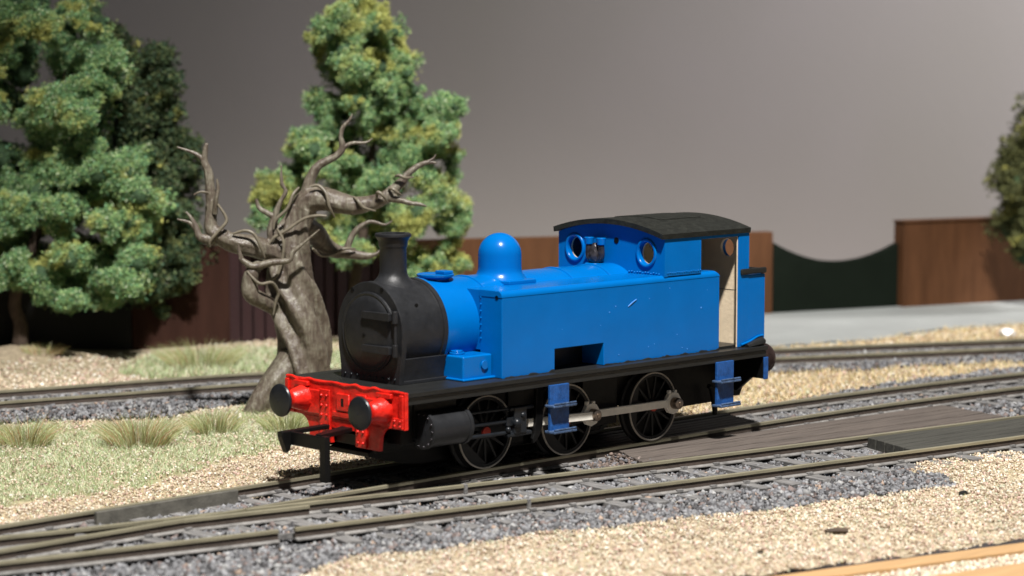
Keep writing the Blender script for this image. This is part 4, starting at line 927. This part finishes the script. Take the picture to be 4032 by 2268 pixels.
bm = bmesh.new(); prism(bm, rr_, 91.9, 92.5, 'yz', [circ(9.9,36.95,1.75,28,1.85), circ(-9.9,36.95,1.75,28,1.85)]); CRr = P('cab_rear', bm, CREAM, CABF, 30)
bm = bmesh.new(); box(bm, 91.86, 91.9, -13.6, 13.6, 28.5, 28.58); P('seam', bm, BLACKG, CRr)
bm = bmesh.new(); prism(bm, rr_, 92.55, 93.35, 'yz', [circ(9.9,36.95,1.75,28,1.85), circ(-9.9,36.95,1.75,28,1.85)]); P('cab_rear_skin', bm, BLUE, CABF, 30)
bm = bmesh.new(); prism(bm, [(13.6,FZ)] + [(y*.94, roofz(y)-.3) for y, z in arcpts] + [(-13.6,FZ)], 69.25, 69.6, 'yz', [circ(9.75,37.2,1.95,28,2.15), circ(-9.65,37.2,1.95,28,2.15)]); P('cab_front_lining', bm, CREAM, CABF, 30)
bm = bmesh.new(); box(bm, 69.7, 91.8, -13.6, 13.6, FZ+.02, FZ+.5); P('cab_floor', bm, BLACKG, CABF)
# roof
bm = bmesh.new(); n = 24
rp = [(y, 41.15+(43.45-41.15)*(1-(y/14.85)**2)) for y in [14.85-29.7*i/n for i in range(n+1)]]
rp2 = [(y*.992, z-1.0) for y, z in rp[::-1]]
prism(bm, rp+rp2, 67.2, 93.4, 'yz'); RF = P('cab_roof', bm, ROOF, None, 25, .18)
bm = bmesh.new(); rp3 = [(y, z+.14) for y, z in rp if abs(y) < 6.5]; prism(bm, rp3+[(y, z-.3) for y, z in rp3[::-1]], 76, 88, 'yz'); P('roof_hatch', bm, ROOF, RF, 25, .12)
# bunker
bm = bmesh.new(); box(bm, 93.42, 98.5, -14.35, 14.35, FZ, 31.6); BK_ = P('coal_bunker', bm, BLUE, bevel=.15)
bm = bmesh.new(); box(bm, 93.38, 97.4, -13.9, 13.9, FZ+.02, FZ+.7); P('bunker_foot', bm, BLACKG, BK_)
for s in (-1, 1):
    bm = bmesh.new(); box(bm, 90.7, 98.5, min(s*14.25,s*14.85), max(s*14.25,s*14.85), 31.75, 32.95); P('bunker_rail', bm, BLACKG, BK_, 0, .28)
bm = bmesh.new(); box(bm, 97.9, 98.45, -14.2, 14.2, 31.62, 32.7); P('bunker_rail', bm, BLACKG, BK_, 0, .15)
bm = bmesh.new(); tube(bm, [(91,-14.55,FZ+.5),(93.5,-14.6,FZ+1.0),(96,-14.6,FZ+1.8),(97.9,-14.5,FZ+1.9)], .22, 8, 5); P('paint_bead', bm, BLUE, BK_, 50)
bm = bmesh.new(); tube(bm, [(92,-15.2,FZ+.15),(94.5,-15.1,FZ+.5),(97,-14.9,FZ+.7),(97.6,-14.8,FZ+.3)], [.5,.8,.9,.4], 10, 4, .1); P('rear_hump', bm, BLACKG, BK_, 50)
# whistles: two cups on a U of pipe
WH = None
bm = bmesh.new(); cyl(bm, (66.2,2.3,0), 'z', 33.9, 34.7, 2.0, 24); WH = P('whistle_base', bm, BLUE, bevel=.15)
bm = bmesh.new(); lathe(bm, [(34.6,.5),(34.9,1.0),(35.6,1.35),(36.6,1.3),(37.3,1.0),(37.8,.9),(38.6,.5),(38.7,0)], (66.3,2.3,0), 'z', 20); P('whistle_body', bm, SILVER, WH, 50)
for s in (-1, 1):
    y = 2.3+s*1.65
    bm = bmesh.new(); tube(bm, [(66.3,2.3,34.8),(66.3,2.3+s*1.2,35.4),(66.3,y,36.4),(66.3,y,38.4)], [.55,.7,.72,.6], 14, 5); P('whistle_pipe', bm, SILVER, WH, 60)
    bm = bmesh.new(); lathe(bm, [(38.2,.5),(38.4,.85),(39.0,.9),(39.6,.98),(39.7,.9),(39.7,0)], (66.3,y,0), 'z', 20); P('whistle_cup', bm, BLUE, WH, 40)
# frames and underframe
for s in (-1, 1):
    yy = sorted((s*6.2, s*7.0))
    pr = [(1.0,16.3),(1.0,5.4),(14,5.2),(18,10.5),(33,10.5),(35,5),(38.5,5),(40,10.5),(53,10.5),(55,5),(62.5,5),(64,10.5),(77,10.5),(78.5,5.3),(92,5.4),(93,6.0),(99.6,5.9),(100.3,7.2),(101.6,8.9),(97.5,10.5),(97.2,16.3)]
    bm = bmesh.new(); prism(bm, pr, yy[0], yy[1], 'xz'); P('frame', bm, PLASTIC, None, 0, .08)
bm = bmesh.new(); box(bm, 3, 95, -6.1, 6.1, 7.5, 16.3); P('chassis_block', bm, PLASTIC)
bm = bmesh.new(); prism(bm, [(.5,4.6),(.5,5.4),(3,6.5),(60,6.5),(60,3.0),(14,1.9),(9,2.4)], -5.4, 5.4, 'xz'); P('keeper_plate', bm, PLASTIC, None, 0, .1)
bm = bmesh.new(); box(bm, 2.0, 4.6, -12.6, 12.6, 7.4, 16.3); box(bm, .4, 5.5, -9, 9, 6.4, 8.4); P('cylinder_bracket', bm, PLASTIC, None, 0, .1)
bm = bmesh.new(); box(bm, 52, 61.5, -8.3, 8.3, 4.5, 15.5); P('frame_stretcher', bm, PLASTIC, None, 0, .1)
bm = bmesh.new(); box(bm, 33, 37, -7.4, 7.4, 3.5, 15.5); P('frame_stretcher', bm, PLASTIC, None, 0, .1)
# wheels
WR = 6.85
def wheel(x, s, rot=.15):
    yo = s*9.4
    bm = bmesh.new()
    def rg(prof, mat, name, par):
        b2 = bmesh.new(); lathe(b2, prof, (x, 0, WR), 'y', 56); return P(name, b2, mat, par, 40)
    # rim and hub, spokes as one casting
    lathe(bm, [(s*8.6,5.95),(s*9.25,5.95),(s*9.3,6.54),(s*8.6,6.54),(s*8.6,5.95)], (x,0,WR), 'y', 56)
    lathe(bm, [(s*8.3,0),(s*8.3,1.45),(s*9.25,1.35),(s*9.25,0)], (x,0,WR), 'y', 24)
    W_ = P('wheel', bm, SPOKE, None, 40)
    for k in range(13):
        a = 2*math.pi*k/13+.2; b2 = bmesh.new(); M = Matrix.Translation((x,0,WR)) @ Matrix.Rotation(a, 4, 'Y')
        vs = [(-.30,1.2),(.30,1.2),(.17,5.98),(-.17,5.98)]
        V0 = [b2.verts.new(M @ Vector((u, s*8.65, v))) for u, v in vs]; V1 = [b2.verts.new(M @ Vector((u, s*9.05, v))) for u, v in vs]
        b2.faces.new(V0); b2.faces.new(V1[::-1])
        for i in range(4): b2.faces.new((V0[i], V0[(i+1)%4], V1[(i+1)%4], V1[i]))
        P('spoke', b2, SPOKE, W_, 0)
    # counterweight opposite the crank
    arc_o = [(x+6.0*math.cos(math.pi+t), WR+6.0*math.sin(math.pi+t)) for t in [(-.78+1.56*i/12-rot) for i in range(13)]]
    c0, c1 = arc_o[0], arc_o[-1]; mid = ((c0[0]+c1[0])/2, (c0[1]+c1[1])/2)
    b2 = bmesh.new(); prism(b2, arc_o+[mid], min(s*8.6,s*9.12), max(s*8.6,s*9.12), 'xz'); P('counterweight', b2, SPOKE, W_, 0)
    b2 = bmesh.new(); prism(b2, [(x+.5,WR+1.3),(x+4.6,WR+1.1),(x+5.3,WR),(x+4.6,WR-1.1),(x+.5,WR-1.3)], min(s*8.7,s*9.35), max(s*8.7,s*9.35), 'xz'); P('crank_boss', b2, SPOKE, W_, 0, .2)
    tread = [(s*7.0,6.56),(s*7.0,7.45),(s*7.6,7.45),(s*7.8,6.95),(s*9.2,6.83)]
    if s < 0:
        rg(tread+[(s*9.2,6.56),(s*7.0,6.56)], SPOKE, 'tread', W_)
        rg([(s*9.21,6.5),(s*9.21,6.83),(s*9.4,6.80),(s*9.46,6.72),(s*9.46,6.58),(s*9.40,6.5),(s*9.21,6.5)], TYRE, 'tyre', W_)
    else: rg(tread+[(s*9.42,6.78),(s*9.42,6.56),(s*7.0,6.56)], TYRE, 'tyre', W_)
    b2 = bmesh.new(); cyl(b2, (x,0,WR), 'y', s*9.2, s*9.65, .95, 18); P('axle_end', b2, REDP, W_)
    b2 = bmesh.new(); cyl(b2, (x,0,WR), 'y', s*6.9, s*7.6, 6.4, 40); P('wheel_back', b2, PLASTIC, W_)
    return W_
for x in (25.47, 46.64, 70.75):
    for s in (-1, 1): wheel(x, s, -.85 if x < 60 else .1)
bm = bmesh.new()
for x in (25.47, 46.64, 70.75): cyl(bm, (x,0,WR), 'y', -7, 7, .9, 16)
P('axle', bm, PLASTIC)
# coupling rod near side: from pin 2 to pin 3
def rod(y0, y1, xa, xb, za, zb, hw, name, mat, yb=None):
    bm = bmesh.new(); L = math.hypot(xb-xa, zb-za); a = math.atan2(zb-za, xb-xa); dy = 0 if yb is None else yb-y0
    vs = box(bm, 0, L, 0, y1-y0, -hw, hw)
    for v_ in vs:
        if v_.co.x > L/2: v_.co.y += dy
    bmesh.ops.transform(bm, matrix=Matrix.Translation((xa,y0,za)) @ Matrix.Rotation(-a, 4, 'Y'), verts=bm.verts)
    return P(name, bm, mat, None, 0, .12)
for s in (-1,):
    cr = rod(-11.3, -10.6, 51.6, 74.6, 7.5, 7.35, .75, 'coupling_rod', STEEL)
    for x, z, y in ((51.2,7.55,-11.6), (74.6,7.35,-11.4)):
        bm = bmesh.new(); cyl(bm, (x,y,z), 'y', 0, .9, 2.25, 10); b_ = P('rod_boss', bm, STEEL, cr, 30, .15)
        bm = bmesh.new(); box(bm, x-1.35, x-.65, y+.1, y+.8, z+1.6, z+2.6); box(bm, x+.25, x+1.0, y+.1, y+.8, z+1.5, z+2.5); P('oil_cup', bm, STEEL, cr, 0, .12)
        bm = bmesh.new(); lathe(bm, [(-1.7,0),(-1.7,.7),(-1.5,1.05),(-.8,1.15),(0,1.15)], (x,y,z), 'y', 20); cyl(bm, (x,y,z), 'y', -1.85, 2.6, .45, 12); P('crank_pin', bm, PIN, cr, 40)
    rod(-12.9, -12.2, 33.0, 50.8, 8.1, 7.5, .78, 'connecting_rod', STEEL, yb=-12.7)
bm = bmesh.new(); box(bm, 28, 74.6, 10.6, 11.3, 6.6, 7.9); P('far_coupling_rod', bm, STEEL, None, 0, .12)
# cylinders
for s in (-1, 1):
    y = s*13.2
    bm = bmesh.new(); lathe(bm, [(6.1,0),(6.1,3.1),(6.2,3.42),(6.8,3.42),(6.9,3.22),(15.0,3.22),(15.1,3.42),(15.8,3.42),(16.0,3.1),(16.2,1.2),(16.2,0)], (0,y,9.7), 'x', 40); CY = P('cylinder', bm, BLACK, smooth=30)
    bm = bmesh.new(); box(bm, 5.2, 15.4, min(s*7,s*12.2), max(s*7,s*12.2), 8.2, 16.2); P('cylinder_saddle', bm, PLASTIC, CY, 30, .1)
    for x, k in ((6.08, 14), (15.7, 12)):
        bm = bmesh.new()
        for i in range(k): sph(bm, (x, y+2.95*math.cos(6.283*i/k), 9.7+2.95*math.sin(6.283*i/k)), .24, 2)
        P('cylinder_bolts', bm, SILVER if x < 7 else BLACKGL, CY)['kind'] = 'stuff'
    for z, r in ((11.5,.28),(9.2,.42),(7.1,.36)):
        bm = bmesh.new(); tube(bm, [(15.8,y,z),(24,y,z-.1),(31.5,y,z-.25)], r, 8, 2); P('piston_rod' if z == 9.2 else 'slide_bar', bm, BLACKGL, CY, 50)
    bm = bmesh.new(); box(bm, 28.2, 31.4, y-.9, y+.9, 6.6, 11.6); box(bm, 26.6, 29.8, y-.6, y+.6, 8.1, 9.9); box(bm, 26.8, 33.0, y-.7, y+.7, 6.1, 6.9); box(bm, 27.4, 33.5, y-.7, y+.7, 10.9, 11.6); CHh = P('crosshead', bm, BLACKGL, CY, 0, .25)
    bm = bmesh.new(); sph(bm, (28.8,y-.9*1,8.7), .9, 2); sph(bm, (27.0,y-.5,7.6), .55, 2); sph(bm, (30.4,y-.8,10.0), .6, 2); P('crosshead_pins', bm, BLACKGL, CY, 60)
    bm = bmesh.new(); prism(bm, [(34.4,15),(36.1,15),(36.0,7.5),(35.2,5.6),(34.2,4.6),(33.6,4.2),(33.4,5.2),(33.8,6),(34.2,8)], y-.4, y+.4, 'xz'); P('motion_bracket', bm, PLASTIC, CY, 0, .15)
# side steps
for x0, nm in ((35.0, 0), (81.6, 1)):
    for s in (-1, 1):
        y0, y1 = sorted((s*15.9, s*16.5)); zt = 14.9; zb = 6.6
        bm = bmesh.new(); box(bm, x0, x0+5.0, y0, y1, zb, zt+.3); ST = P('side_step', bm, BLUEW, None, 0, .1)
        for z, e in ((6.3, 7.6), (11.1, 6.9)):
            bm = bmesh.new(); box(bm, x0-.4, x0-.4+6.0, min(s*15.4,s*18.0), max(s*15.4,s*18.0), z, z+.5); box(bm, x0-.3, x0-.3+5.8, min(s*17.7,s*18.0), max(s*17.7,s*18.0), z+.51, z+.9); P('tread', bm, TREADM, ST, 0, .14)
bm = bmesh.new(); tube(bm, [(89.4,-9.2,3.2),(89.2,-9.2,5.2),(88.4,-9.2,8.4),(87.4,-9.2,9.2)], [.5,.6,.6,.5], 8, 4); P('brake_hanger', bm, PLASTIC, None, 50)
# front tension hook coupling
bm = bmesh.new(); box(bm, -10.0, -9.2, -4.6, 4.2, 7.0, 9.4); CO = P('coupling', bm, PLASTIC, None, 0, .15)
bm = bmesh.new(); prism(bm, [(-1.0,9.7),(-1.0,8.9),(-9.6,8.8),(-10.0,6.2),(-10.7,5.6),(-11.9,8.6),(-11.9,9.5)], 3.4, 4.9, 'xz'); P('coupling_hook', bm, PLASTIC, CO, 0, .15)
bm = bmesh.new(); prism(bm, [(-9.6,-4.6),(-9.6,-3.0),(2.0,1.6),(2.0,-1.6)], 8.9, 9.7, 'xy'); P('coupling_arm', bm, PLASTIC, CO, 0, .12)
bm = bmesh.new(); box(bm, -10.05, -8.9, -6.2, -4.5, 1.4, 9.5); P('drop_arm', bm, PLASTIC, CO, 0, .12)
